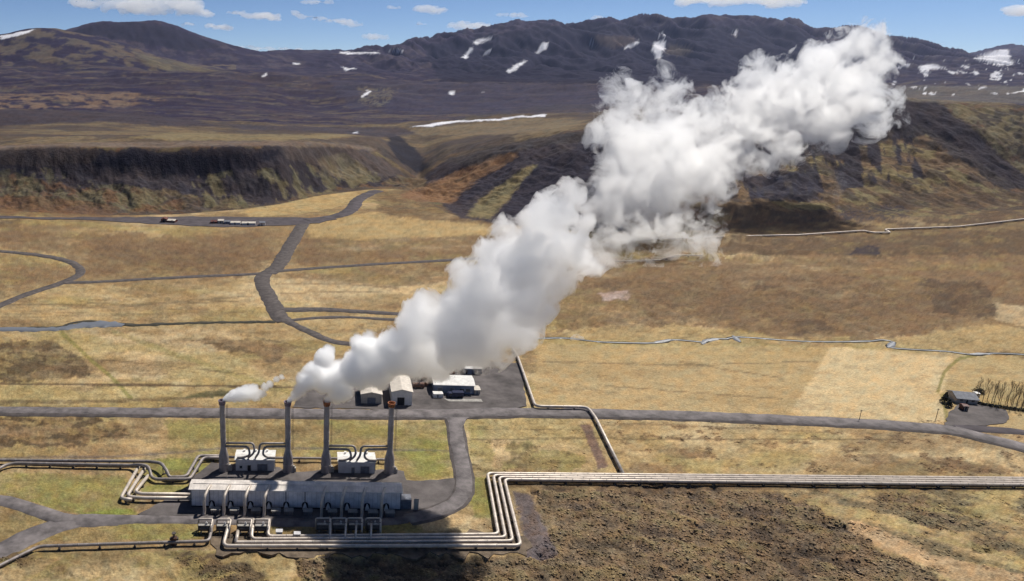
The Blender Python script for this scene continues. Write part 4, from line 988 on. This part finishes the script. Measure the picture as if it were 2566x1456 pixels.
# ------------------------------------------------------------------ borehole site behind the main road
def hz(x, y0, y1): # height of an upright edge between two picture rows
    p = W(x, y0, 0); return WY(x, y1, p.y).z
small_house('gable_shed', 'cream gabled shed with a broad door left of the rightmost stack top', 'shed', W(905,1012,0), W(956,1013,0), 12, hz(930,1012,988), M['cream_wall'], M['cream'], 0.8, 'y', 0.3, [('garage_door',.3,.7,0.05,2.6,M['slate'])], 'gabled sheds behind the main road')
small_house('gable_shed', 'pale gabled shed with a dark door just right of the rightmost stack top', 'shed', W(981,1016,0), W(1032,1017,0), 15, hz(1000,1016,982), M['white_wall'], M['cream'], 0.9, 'y', 0.3, [('garage_door',.28,.62,0.05,3.2,M['dark'])], 'gabled sheds behind the main road')
wh = small_house('warehouse', 'long white roofed warehouse with blue grey front behind the main road', 'warehouse', W(1087,986,0), W(1187,989,0), 9, hz(1120,986,964), M['blue_wall'], M['white'], 0.6, 'x', 0.4, [('garage_door',.1,.2,.05,2.4,M['slate']),('garage_door',.4,.5,.05,2.4,M['slate']),('window',.65,.75,1.2,2.2,M['glass']),('window',.8,.9,1.2,2.2,M['glass'])])
small_house('annex_shed', 'small cream shed against the right end of the long warehouse', 'shed', W(1189,990,0), W(1203,990,0), 4, 1.9, M['cream_wall'], M['cream'], 0.3, 'x', 0.15, [('door',.3,.6,.05,1.7,M['slate'])])
for ax, bx, lb in [(1163,1183,'left one of two small white roofed blue huts by the dark yard'),(1185,1207,'right one of two small white roofed blue huts by the dark yard')]:
    small_house('blue_hut', lb, 'hut', W(ax,938,0), W(bx,939,0), 8, hz(ax,938,924), M['blue_wall'], M['white'], 0.3, 'x', 0.2, [('door',.2,.4,.05,2.0,M['dark'])], 'blue huts by the dark yard')
small_house('white_trailer', 'low white cabin in front of the long warehouse, left end', 'cabin', W(1086,998,0), W(1110,998,0), 2.5, 1.5, M['white_wall'], M['white'], 0.1, 'x', 0.05, [('door',.4,.5,.05,1.4,M['slate'])])
tk = thing('parked_truck', 'dark blue truck parked in front of the long warehouse', 'truck', W(1143,996,0))
MB().box(-1.5,2.6,-1.1,1.1,0.7,2.4).build('cargo_box', M['truck_blue'], tk)
cb = MB().add([(-3.4,-1.05,0.6),(-1.6,-1.05,0.6),(-1.6,1.05,0.6),(-3.4,1.05,0.6),(-3.0,-1.0,2.1),(-1.6,-1.0,2.1),(-1.6,1.0,2.1),(-3.0,1.0,2.1)],[[0,3,2,1],[4,5,6,7],[0,1,5,4],[1,2,6,5],[2,3,7,6],[3,0,4,7]]).build('cab', M['truck_blue'], tk)
MB().box(-2.7,-1.8,-1.09,-1.04,1.3,1.95).build('window', M['glass'], cb)
for x in (-2.6, 0.6, 1.8):
    for y in (-1.0, 1.0):
        w_ = MB(); w_.tube([(x,y-0.15,0.5),(x,y+0.15,0.5)], 0.5, 14); w_.build('wheel', M['rubber'], tk)
pad('loading_slab', [(1112,1000),(1205,1001),(1210,1008),(1125,1007)], M['concrete'], 0.24, fray=0.2)
pl = thing('steam_separator', 'low rusty tank beside the sheds under the steam', 'tank', W(1048,972,0), 'rusty tanks among the borehole pipework')
MB().tube([(-2.2,0,1.2),(-2.0,0,1.2),(2.0,0,1.2),(2.2,0,1.2)], 1.0, 16).build('vessel', mat_basic('rusty_tank', (0.20,0.115,0.085), 0.8, var=0.4, scale=1), pl, autosmooth=True)
for x in (-1.2, 1.2): MB().box(x-0.2,x+0.2,-0.7,0.7,-0.3,0.6).build('saddle', M['concrete'], pl)
MB().lathe([(0.3,2.1),(0.3,3.6),(0.15,3.7)], (0.5,0), 10).build('valve', M['pipe'], pl)
for px, py, lb in [(1072,965,'small rusty tank nearest the left end of the long warehouse'),(1062,952,'small rusty tank behind the others under the steam'),(1128,942,'small rusty tank left of the blue huts')]:
    copy_tree(pl, W(px, py, 0), rz=random.random(), label=lb, scale=0.8)
for px, yb, yt, lb in [(1013,958,940,'left thin white mast behind the pale gabled shed'),(1034,960,942,'right thin white mast behind the pale gabled shed')]:
    b = W(px, yb, 0); hgt = WY(px, yt, b.y).z
    t = thing('mast', lb, 'mast', b, 'thin white masts')
    MB().lathe([(0.16,-0.3),(0.12,hgt)], n=8).build('pole', M['white'], t); MB().lathe([(0.35,-0.3),(0.35,0.3)], n=10).build('footing', M['concrete'], t)
# fence posts
for px, yb, lb in [(2153,1053,'thin lone post in the pale hayfield above the main road'),(2345,1050,'thin lone post left of the farm yard')]:
    t = thing('marker_post', lb, 'post', W(px, yb, 0)); MB().lathe([(0.10,-0.3),(0.08,4.0)], n=8).build('pole', M['bark'], t); MB().box(-0.5,0.5,-0.04,0.04,3.5,3.65).build('crossarm', M['bark'], t)
b = MB().box(-0.5,0.5,-0.4,0.4,-0.3,1.1); 

# ------------------------------------------------------------------ farm on the right
small_house('farmhouse', 'small farmhouse with a slate grey roof beside the bare trees', 'house', W(2396,1010,0), W(2448,1015,0), 7, 1.9, M['cream_wall'], M['slate'], 1.2, 'x', 0.4, [('door',.45,.53,.05,2.0,M['dark']),('window',.15,.28,1.0,1.9,M['glass']),('window',.7,.85,1.0,1.9,M['glass'])])
small_house('red_shed', 'dark red shed standing on the grey farm yard', 'shed', W(2412,1030,0), W(2425,1031,0), 2.4, 1.7, M['red'], M['red'], 0.3, 'x', 0.15, [('door',.3,.7,.05,1.9,M['dark'])])
small_house('white_caravan', 'tiny white caravan right of the farmhouse', 'caravan', W(2446,995,0), W(2455,995,0), 2.0, 1.1, M['white'], M['white'], 0.2, 'x', 0.05, [('window',.2,.8,.8,1.3,M['glass'])])

def bare_tree(seed, h):
    r = random.Random(seed); trunk = MB(); crown = MB()
    pts = [Vector((0,0,-0.3))]
    for k in range(1, 7): pts.append(Vector((r.uniform(-.12,.12)*k*0.5, r.uniform(-.12,.12)*k*0.5, h*0.9*k/6)))
    trunk.tube(pts, 0.10, 7, r1=0.025)
    for k in range(34):
        z = h * r.uniform(0.22, 0.9); i = min(5, int(z / (h*0.9) * 6)); base = pts[i].lerp(pts[i+1], (z/(h*0.9)*6) - i) if i < 6 else pts[-1]
        a = r.uniform(0, 6.28); L = (h - z) * r.uniform(0.28, 0.5) + 0.5
        d = Vector((math.cos(a)*0.5, math.sin(a)*0.5, 1.0)).normalized()
        p1 = base + d * L * 0.5; p2 = base + (d + Vector((0,0,0.5))).normalized() * L
        crown.tube([base, p1, p2], 0.03, 4, cap=False, r1=0.015)
        for q in range(3):
            e = p1.lerp(p2, r.random()); a2 = r.uniform(0, 6.28)
            crown.tube([e, e + Vector((math.cos(a2)*0.3, math.sin(a2)*0.3, 0.6)) * L * 0.35], 0.014, 3, cap=False)
    return trunk, crown
protos = []
tl = 'bare slender tree in the rows right of the farmhouse'
spots = [(2448,996),(2462,1006),(2474,1000),(2484,1012),(2492,1002),(2500,1018),(2508,1006),(2516,1022),(2524,1010),(2531,1026),(2538,1014),(2545,1024),(2550,1006),(2556,1030),(2562,1016),(2566,1008)]
for i, (px, py) in enumerate(spots):
    p = W(px, py, 0)
    if i < 5:
        h = [8.5, 9.5, 7.2, 9.0, 7.8][i]; tr, cr = bare_tree(50 + i, h)
        t = thing('bare_tree', tl, 'tree', p, 'bare trees right of the farmhouse'); tr.build('trunk', M['bark'], t); cr.build('crown', M['twig'], t); protos.append(t)
    else:
        copy_tree(protos[i % 5], p, rz=random.random() * 6, scale=random.uniform(0.75, 1.15))
def leaf_mass(mb, n, fn, s):
    for _ in range(n):
        c = Vector(fn()); a = Vector((random.gauss(0,1), random.gauss(0,1), random.gauss(0,1))).normalized(); b_2 = a.orthogonal().normalized(); c2 = a.cross(b_2)
        k = s * random.uniform(0.6, 1.3)
        mb.add([c - b_2*k - c2*k*0.6, c + b_2*k - c2*k*0.6, c + b_2*k*0.8 + c2*k*0.6, c - b_2*k*0.8 + c2*k*0.6], [[0,1,2,3]])
def conifer(label, px, py, h, w):
    t = thing('conifer', label, 'tree', W(px, py, 0), 'dark conifers left of the farm')
    MB().lathe([(0.22,-0.3),(0.15,h*0.4),(0.04,h*0.95)], n=8).build('trunk', M['bark'], t)
    def fn():
        z = random.random() ** 0.8; r = w * (1 - z) ** 0.7 * (0.55 + 0.45 * random.random()) * (0.8 + 0.3*math.sin(z*21)); a = random.random() * 6.283
        return (r*math.cos(a), r*math.sin(a), 0.3 + z * h)
    mb = MB(); leaf_mass(mb, 900, fn, 0.22); mb.build('crown', M['needle'], t)
conifer('taller dark conifer at the left edge of the farm', 2366, 1008, 3.6, 1.6)
conifer('shorter dark conifer just in front of the taller one by the farm yard', 2376, 1020, 2.6, 1.4)
hd = MB(); hp = [W(x, y, 0) for x, y in [(2425,1006),(2460,1015),(2500,1022),(2566,1030),(2620,1036)]]
o0 = hp[0]
def hf():
    i = random.randrange(len(hp) - 1); p = hp[i].lerp(hp[i+1], random.random()) - o0
    return (p.x + random.gauss(0,.25), p.y + random.gauss(0,.35), random.uniform(0, 1.0))
leaf_mass(hd, 2600, hf, 0.18)
h_o = hd.build('hedge', M['needle']); h_o.location = o0; tag(h_o, 'low dark hedge running right between the farm yard and the bare trees', 'hedge')
bsh = MB(); leaf_mass(bsh, 500, lambda: (random.gauss(0,.7), random.gauss(0,.7), abs(random.gauss(0,.8))), 0.2)
b_o = bsh.build('bush', M['needle']); b_o.location = W(2452, 984, 0); tag(b_o, 'single round dark bush behind the farmhouse', 'bush')

# ------------------------------------------------------------------ far settlement at the gravel lot
small_house('far_barn', 'dark red gabled barn with a white roof on the far gravel lot, leftmost building', 'barn', W(404,557,0.3), W(418,557,0.3), 6, 2.2, M['red'], M['red'], 0.9, 'y', 0.2, [('door',.3,.7,.05,2.2,M['dark'])], base=0.3)
small_house('far_barn', 'low white roofed barn with a rusty front joined right of the red barn', 'barn', W(419,557,0.3), W(438,558,0.3), 6, 1.3, M['red'], M['cream'], 0.7, 'x', 0.2, [('door',.6,.7,.05,1.8,M['dark'])], base=0.3)
for ax, bx, y, wl, rf, h, nm, lb in [(528,545,560,M['red'],M['red'],1.2,'far_hut','low rusty red hut on the far gravel lot'),(546,560,560,M['cream_wall'],M['cream'],2.0,'far_hut','tall white hut between red hut and blue shed on the far lot'),
     (562,576,561,M['blue_wall'],M['slate'],1.5,'far_hut','dark blue hut left of the white sheds on the far lot'),(578,602,563,M['white_wall'],M['cream'],1.4,'far_shed','left one of two long white sheds on the far lot'),
     (606,640,564,M['white_wall'],M['cream'],1.3,'far_shed','right longer one of two white sheds on the far lot'),(650,664,565,M['white_wall'],M['slate'],1.9,'far_hut','small grey roofed hut at the right end of the far lot')]:
    small_house(nm, lb, 'shed' if 'shed' in nm else 'hut', W(ax,y,0.3), W(bx,y,0.3), 5, h, wl, rf, 0.7, 'x', 0.2, [('door',.4,.5,.05,1.7,M['dark'])], 'buildings on the far gravel lot', base=0.3)

# ------------------------------------------------------------------ steam
ICO2, ICO1 = ico(3), ico(2)
def rdir(n): 
    d = rng.normal(size=(n, 3)); return d / np.linalg.norm(d, axis=1, keepdims=True)
def puff_mesh(name, spheres, voxel, k1=24, k2=6, disp=((5, 1.0), (2.2, 0.5)), seed=1, sq=(1, 1, 1), child=(.25, .48), smooth_it=0):
    V = []; Fc = []; n = 0
    def add(c, r, tpl):
        nonlocal n
        V.append(tpl[0] * r * np.array(sq) + c); Fc.append(tpl[1] + n); n += len(tpl[0])
    for c, r in spheres:
        c = np.array(c); add(c, r, ICO2)
        for d in rdir(k1):
            r2 = r * rng.uniform(*child); c2 = c + d * np.array(sq) * (r - r2 * 0.35); add(c2, r2, ICO1)
            for d2 in rdir(k2):
                r3 = r2 * rng.uniform(.3, .5); add(c2 + d2 * np.array(sq) * (r2 - r3 * 0.3), r3, ICO1)
    V = np.concatenate(V); Fc = np.concatenate(Fc)
    o = big_mesh(name + '_raw', V, Fc)
    md = o.modifiers.new('r', 'REMESH'); md.mode = 'VOXEL'; md.voxel_size = voxel
    if smooth_it:
        sm = o.modifiers.new('s', 'SMOOTH'); sm.iterations = smooth_it
    dg = bpy.context.evaluated_depsgraph_get()
    me = bpy.data.meshes.new_from_object(o.evaluated_get(dg))
    old = o.data; bpy.data.objects.remove(o); bpy.data.meshes.remove(old)
    nv = len(me.vertices); co = np.empty(nv * 3, np.float32); me.vertices.foreach_get('co', co); co = co.reshape(-1, 3).astype(float)
    no = np.empty(nv * 3, np.float32); me.vertices.foreach_get('normal', no); no = no.reshape(-1, 3)
    for i, (sc, am) in enumerate(disp):
        b_n = np.abs(vn3(co / sc + 100, seed + i * 7) - 0.5) * 2
        b_n = b_n * 0.6 + 0.4 * np.abs(vn3(co / sc * 2.1 + 31, seed + 3 + i) - 0.5) * 2
        co = co + no * ((b_n - 0.35) * am * 2)[:, None]
    me.vertices.foreach_set('co', co.astype(np.float32).ravel()); me.update()
    me.polygons.foreach_set('use_smooth', [True] * len(me.polygons))
    o = bpy.data.objects.new(name, me); me.name = name; COL.objects.link(o)
    return o
def sph(lst):
    out = []
    for x, y, r, Y in lst:
        c = WY(x, y, Y); depth = c.y * CT - (c.z - H) * ST
        out.append(((c.x, c.y, c.z), r * depth / F))
    return out
def vol_mat(name, dens, aniso=0.35, col=(0.985, 0.985, 0.99), noise=None):
    mm = bpy.data.materials.new(name); mm.use_nodes = True; nt_ = mm.node_tree
    for n in list(nt_.nodes):
        if n.type == 'BSDF_PRINCIPLED': nt_.nodes.remove(n)
    out = [n for n in nt_.nodes if n.type == 'OUTPUT_MATERIAL'][0]
    pv = nt_.nodes.new('ShaderNodeVolumePrincipled'); pv.inputs['Color'].default_value = (*col, 1); pv.inputs['Density'].default_value = dens; pv.inputs['Anisotropy'].default_value = aniso
    nt_.links.new(pv.outputs[0], out.inputs['Volume'])
    if noise:
        sc, lo, hi = noise
        tc_ = nt_.nodes.new('ShaderNodeTexCoord'); nz_ = nt_.nodes.new('ShaderNodeTexNoise'); nz_.inputs['Scale'].default_value = sc; nz_.inputs['Detail'].default_value = 5; nz_.inputs['Roughness'].default_value = 0.55; nz_.inputs['Distortion'].default_value = 0.9
        nt_.links.new(tc_.outputs['Object'], nz_.inputs['Vector'])
        mr_ = nt_.nodes.new('ShaderNodeMapRange'); mr_.inputs[1].default_value = lo; mr_.inputs[2].default_value = hi; mr_.inputs[3].default_value = 0; mr_.inputs[4].default_value = dens
        nt_.links.new(nz_.outputs['Fac'], mr_.inputs[0]); nt_.links.new(mr_.outputs[0], pv.inputs['Density'])
    return mm
def steam_mat(name, spheres, dens, nscale, amp, lo, hi, step, aniso=0.7, ramp=None, detail=4.0, rough=0.6):
    """steam that thins out over the last metres of a set of billows and is torn by turbulence"""
    mm = bpy.data.materials.new(name); mm.use_nodes = True; nt_ = mm.node_tree
    for n in list(nt_.nodes):
        if n.type == 'BSDF_PRINCIPLED': nt_.nodes.remove(n)
    out = [n for n in nt_.nodes if n.type == 'OUTPUT_MATERIAL'][0]; L = nt_.links.new; N = nt_.nodes.new
    def math_(op, a, b_, clamp=False):
        n = N('ShaderNodeMath'); n.operation = op; n.use_clamp = clamp
        for k, v in enumerate((a, b_)):
            if hasattr(v, 'is_linked'): L(v, n.inputs[k])
            else: n.inputs[k].default_value = v
        return n.outputs[0]
    pv = N('ShaderNodeVolumePrincipled'); pv.inputs['Color'].default_value = (0.9995, 0.9995, 0.9995, 1); pv.inputs['Anisotropy'].default_value = aniso; pv.inputs['Density Attribute'].default_value = ''
    L(pv.outputs[0], out.inputs['Volume'])
    tc_ = N('ShaderNodeTexCoord'); P_ = tc_.outputs['Object']
    cur = None
    for c, r in spheres:
        d = N('ShaderNodeVectorMath'); d.operation = 'DISTANCE'; L(P_, d.inputs[0]); d.inputs[1].default_value = c
        s = math_('SUBTRACT', float(r), d.outputs['Value'])
        if r < 2.6: s = math_('MULTIPLY', s, 2.6 / float(r))
        cur = s if cur is None else math_('MAXIMUM', cur, s)
    nz_ = N('ShaderNodeTexNoise'); nz_.inputs['Scale'].default_value = nscale; nz_.inputs['Detail'].default_value = detail; nz_.inputs['Roughness'].default_value = rough; nz_.inputs['Distortion'].default_value = 0.6
    L(P_, nz_.inputs['Vector'])
    e = math_('MULTIPLY', math_('SUBTRACT', nz_.outputs['Fac'], 0.5), amp)
    if ramp:
        sx = N('ShaderNodeSeparateXYZ'); L(P_, sx.inputs[0]); rm = N('ShaderNodeMapRange'); L(sx.outputs['X'], rm.inputs[0])
        rm.inputs[1].default_value = ramp[0]; rm.inputs[2].default_value = ramp[1]; rm.inputs[3].default_value = ramp[2]; rm.inputs[4].default_value = 1.0
        e = math_('MULTIPLY', e, rm.outputs[0])
    mr_ = N('ShaderNodeMapRange'); mr_.interpolation_type = 'SMOOTHSTEP'; mr_.inputs[1].default_value = lo; mr_.inputs[2].default_value = hi; mr_.inputs[3].default_value = 0; mr_.inputs[4].default_value = dens
    L(math_('ADD', cur, e), mr_.inputs[0]); dn_ = mr_.outputs[0]
    if ramp:
        rb_ = N('ShaderNodeMapRange'); L(sx.outputs['X'], rb_.inputs[0]); rb_.inputs[1].default_value = ramp[0]; rb_.inputs[2].default_value = ramp[0] + (ramp[1] - ramp[0]) * 0.6; rb_.inputs[3].default_value = ramp[3]; rb_.inputs[4].default_value = 1.0
        dn_ = math_('MULTIPLY', dn_, rb_.outputs[0])
    L(dn_, pv.inputs['Density'])
    mm['step_m'] = step
    return mm
def set_steam(o, mm):
    bb = np.array([list(v) for v in o.bound_box]); dim = (bb.max(0) - bb.min(0)).mean()
    try: mm.cycles.volume_step_rate = mm['step_m'] / (dim / 10)
    except Exception as ex: print('step', ex)
    del mm['step_m']
    o.data.materials.clear(); o.data.materials.append(mm)
Y0 = stacks[1][1].y
near = [(722,1005,5),(728,1000,8),(738,991,13),(751,977,19),(766,955,25),(788,928,31),(812,897,25),(822,880,17),(817,1007,8),(824,1001,13),(837,991,20),(858,980,25),
        (812,955,34),(852,945,44),(900,925,52),(915,872,40),(922,843,22),(950,915,55),(1000,882,60),(1012,920,42),(1055,830,62),(1062,772,44),(1105,790,46),(1095,880,68),(1150,840,82),(1180,770,76),
        (1175,690,46),(1215,860,68),(1235,720,80),(1240,640,50),(1270,582,40),(1270,800,82),(1310,660,76),(1325,750,66),(1345,572,54),(1320,835,38),(1385,520,48),(1400,625,66),(1428,482,36),(1440,548,44),(1400,705,48),(1452,650,38),(1488,665,26)]
jr = random.Random(3)
near = [(x, y, r * (0.92 if r > 30 else 1), Y0 - 11 * min(1, max(0, (x - 900) / 260)) + (jr.choice((-1, 1)) * jr.uniform(0.3, 0.65) * r * 0.115 if r > 18 else 0)) for x, y, r in near]
ns = sph(near)
st = puff_mesh('steam_plume', [(c, r * 1.05 + min(1.9, r * 0.28)) for c, r in ns], 0.6, 8, 2, ((6.0, 0.5),), seed=5, child=(.14, .4))
x0_ = stacks[1][1].x
set_steam(st, steam_mat('dense_steam', [(c, r + min(1.0, r * 0.15)) for c, r in ns], 0.50, 0.19, 27.0, 0.0, 1.7, 1.2, ramp=(x0_ + 13, x0_ + 55, 0.17, 6.0), detail=6.0, rough=0.66))
tag(st, 'thick white steam cloud rising to the right from the second and third stacks', 'steam')
wis = [(562,1004,5,stacks[0][1].y),(566,1000,8,stacks[0][1].y),(575,996,12,stacks[0][1].y),(588,992,17,Y0),(603,989,20,Y0),(619,985,22,Y0),(634,978,18,Y0+1),(640,994,14,Y0),(655,985,13,Y0+1),(662,970,12,Y0+2),(676,962,10,Y0+2),(692,950,9,Y0+3),(706,944,8,Y0+3)]
wsp = sph(wis)
sw = puff_mesh('steam_wisp', [(c, r * 1.1) for c, r in wsp], 0.22, 8, 2, ((1.6, 0.15),), seed=15)
xw_ = stacks[0][1].x
set_steam(sw, steam_mat('thin_steam', wsp, 1.8, 0.6, 6.0, -0.2, 1.0, 0.35, ramp=(xw_, xw_ + 14, 0.03, 4.0)))
tag(sw, 'thin low wisp of steam drifting right from the leftmost stack', 'steam')
Yf = 515
far = [(1470,690,22,Yf),(1490,640,26,Yf),(1480,600,22,Yf),(1500,655,28,Yf-20),(1530,640,34,Yf-20),(1560,605,44,Yf-10),(1600,580,40,Yf-10),(1640,600,38,Yf-10),(1690,610,40,Yf-10),(1730,590,48,Yf-10),(1765,570,34,Yf-10),(1750,630,30,Yf-10),(1770,655,20,Yf-10),(1620,680,20,Yf-20),
       (1530,540,44,Yf),(1560,480,75,Yf),(1640,460,95,Yf),(1720,440,90,Yf+10),(1790,410,65,Yf+10),(1600,390,85,Yf+5),(1560,350,60,Yf+5),(1515,345,34,Yf+5),(1680,360,70,Yf+10),(1720,320,60,Yf+15),
       (1620,320,50,Yf+10),(1560,260,44,Yf+10),(1548,215,32,Yf+10),(1600,260,36,Yf+12),(1660,260,44,Yf+12),(1660,205,26,Yf+12),(1655,180,16,Yf+12),(1705,225,24,Yf+14),(1780,320,60,Yf+20),(1800,270,40,Yf+20),(1830,235,24,Yf+20),
       (1850,370,60,Yf+25),(1870,320,55,Yf+25),(1900,270,60,Yf+30),(1900,170,30,Yf+30),(1930,215,60,Yf+35),(1980,290,70,Yf+35),(1960,370,46,Yf+30),(2010,230,75,Yf+40),(2050,180,65,Yf+45),(2080,260,80,Yf+45),(2110,140,52,Yf+50),(2160,115,46,Yf+55),(2170,170,46,Yf+55),(2150,240,70,Yf+50),(2190,270,46,Yf+50),(2170,310,36,Yf+45),(2060,320,50,Yf+40),(1950,410,24,Yf+30)]
far = [(x, y, r * 1.12, 450 + max(0, (650 - y)) * 0.42 + (8 if x < 1500 else 0)) for x, y, r, Y_ in far]
fsp = sph(far)
fs_ = puff_mesh('steam_plume', [(c, r * 1.03 + 4.5) for c, r in fsp], 1.4, 8, 2, ((9, 1.6),), seed=25, child=(.2, .45))
set_steam(fs_, steam_mat('drifting_steam', [(c, r * 0.95) for c, r in fsp], 0.13, 0.062, 135.0, 2.2, 9.0, 2.8, detail=6.0, rough=0.68))
tag(fs_, 'ragged white steam drifting up to the right in front of the dark hills', 'steam')
for lst, lb, d in [([(2098,520,8,560),(2092,500,11,562),(2100,480,13,564),(2108,462,14,566),(2104,440,12,568)], 'faint thin column of steam rising from the brown hillside on the right', 0.035),
                ([(1435,850,7,318),(1446,844,9,318),(1458,848,6,318)], 'tiny puff of steam at the stream right of the thick cloud', 0.35)]:
    w2 = puff_mesh('steam_wisp', sph(lst), 0.35, 10, 3, ((2, 0.5),), seed=35)
    w2.data.materials.clear(); w2.data.materials.append(vol_mat('faint_steam', d, 0.3, noise=(0.35, 0.38, 0.65))); tag(w2, lb, 'steam')

# ------------------------------------------------------------------ clouds, far beyond the hills
cm = vol_mat('cloud', 0.0045, 0.3, (0.999,0.999,0.999))
def cloud(label, parts, Y=14000):
    o = puff_mesh('cloud', sph([(x, y, r * 1.35, Y + random.uniform(-150, 150)) for x, y, r in parts]), 22, 12, 3, ((260, 45), (110, 28)), seed=int(parts[0][0]), sq=(1.5, 1.2, 0.55))
    o.data.materials.clear(); o.data.materials.append(cm); tag(o, label, 'cloud', 'small clouds low over the mountains')
def row(x0, x1, y0, y1, r, n, jy=3):
    return [(x0 + (x1-x0) * (k + 0.5) / n + random.uniform(-4, 4), y0 + (y1-y0) * (k + 0.5) / n + random.uniform(-jy, jy), r * random.uniform(0.6, 1.2)) for k in range(n)]
cloud('long broken cloud bank at the top left, above the left peaks', row(190,520,8,22,16,16,7) + row(260,460,24,34,9,9) + row(330,500,-2,6,16,8) + row(455,530,30,36,10,5))
cloud('drawn out cloud just right of the long bank over the left peak', row(575,700,28,48,12,9))
cloud('slanting streak of cloud above the left saddle', row(738,905,38,64,8,11) + [(740,30,7)])
cloud('small puff under the long bank near the left peak', row(520,575,64,70,9,5))
cloud('faint small puff left of the one under the long bank', row(450,495,60,64,6,4))
cloud('cloud cut by the top edge above the left saddle', row(760,832,4,6,8,6))
cloud('tiny round cloud left of the white heap in the upper middle', row(976,1006,19,20,6,3))
cloud('bright heap of cloud in the upper middle of the sky', row(1055,1112,24,26,10,6) + [(1080,18,9)])
cloud('small flat cloud low over the middle of the saddle', row(912,965,90,94,6,5))
cloud('tiny faint cloud right of the middle over the saddle', row(1040,1066,60,62,5,3))
cloud('pair of faint flat wisps above the left shoulder of the big mountain', row(1245,1330,36,38,5,6))
cloud('long flat cloud touching the left shoulder of the big mountain', row(1142,1285,64,74,10,10) + row(1150,1230,62,66,8,5))
cloud('small low cloud peeping over the big mountain top', row(1490,1540,46,48,7,4))
cloud('round white cloud standing on the big mountain top', row(1614,1666,48,50,13,5))
cloud('flat cloud cut by the top edge right of centre', row(1710,2020,0,3,14,14))
cloud('single small cloud in the clear sky over the right gap', row(2335,2362,110,111,6,3))
cloud('cloud cut by the right edge near the top corner', row(2545,2600,24,28,16,4))
cloud('pale low cloud line behind the left slope of the saddle', row(600,760,118,126,7,10))

# ------------------------------------------------------------------ air between here and the mountains
hm = bpy.data.materials.new('haze'); hm.use_nodes = True
for n in list(hm.node_tree.nodes):
    if n.type == 'BSDF_PRINCIPLED': hm.node_tree.nodes.remove(n)
hv = hm.node_tree.nodes.new('ShaderNodeVolumePrincipled'); hv.inputs['Color'].default_value = (0.50, 0.62, 1.0, 1); hv.inputs['Density'].default_value = 0.000018; hv.inputs['Anisotropy'].default_value = 0.2
hm.node_tree.links.new(hv.outputs[0], [n for n in hm.node_tree.nodes if n.type == 'OUTPUT_MATERIAL'][0].inputs['Volume'])
zt_ = float(Z.max()) + 25
hz_o = MB().box(-7500, 12600, -60, 10400, float(Z.min()) - 1.5, zt_).build('haze', hm); tag(hz_o, kind='stuff')
# ------------------------------------------------------------------ camera, light, sky
cd = bpy.data.cameras.new('camera'); cam = bpy.data.objects.new('camera', cd); COL.objects.link(cam)
cam.location = (0, 0, H); cam.rotation_euler = (math.pi / 2 - TH, 0, 0)
cd.sensor_width = 36; cd.lens = F / 2566 * 36; cd.shift_x = (1283 - PX) / 2566
cd.clip_start = 1; cd.clip_end = 60000
scene.camera = cam

SUN_EL = math.radians(53.5); SUN_AZ = math.radians(44)      # azimuth clockwise from +Y
sd = Vector((math.sin(SUN_AZ) * math.cos(SUN_EL), math.cos(SUN_AZ) * math.cos(SUN_EL), math.sin(SUN_EL)))
sl = bpy.data.lights.new('sun', 'SUN'); sl.energy = 3.6; sl.angle = math.radians(0.5); sl.color = (1.0, 0.95, 0.87)
so = bpy.data.objects.new('sun', sl); COL.objects.link(so); so.rotation_euler = sd.to_track_quat('Z', 'Y').to_euler()
so.location = (200, 200, 800)
wd = bpy.data.worlds.new('World'); scene.world = wd; wd.use_nodes = True
nt = wd.node_tree; bg = nt.nodes['Background']
sky = nt.nodes.new('ShaderNodeTexSky'); sky.sky_type = 'NISHITA'; sky.sun_disc = False
sky.sun_elevation = SUN_EL; sky.sun_rotation = SUN_AZ; sky.altitude = 2500; sky.air_density = 0.55; sky.dust_density = 0.35; sky.ozone_density = 4.5
nt.links.new(sky.outputs[0], bg.inputs[0]); bg.inputs[1].default_value = 0.057

scene.view_settings.view_transform = 'Standard'; scene.view_settings.look = 'None'
scene.view_settings.exposure = 0.6; scene.view_settings.gamma = 1.0
scene.render.engine = 'CYCLES'
cy = scene.cycles
cy.max_bounces = 64; cy.diffuse_bounces = 3; cy.glossy_bounces = 2; cy.transparent_max_bounces = 24; cy.volume_bounces = 64
cy.use_denoising = True; cy.caustics_reflective = False; cy.caustics_refractive = False
cy.use_adaptive_sampling = True; cy.adaptive_threshold = 0.02
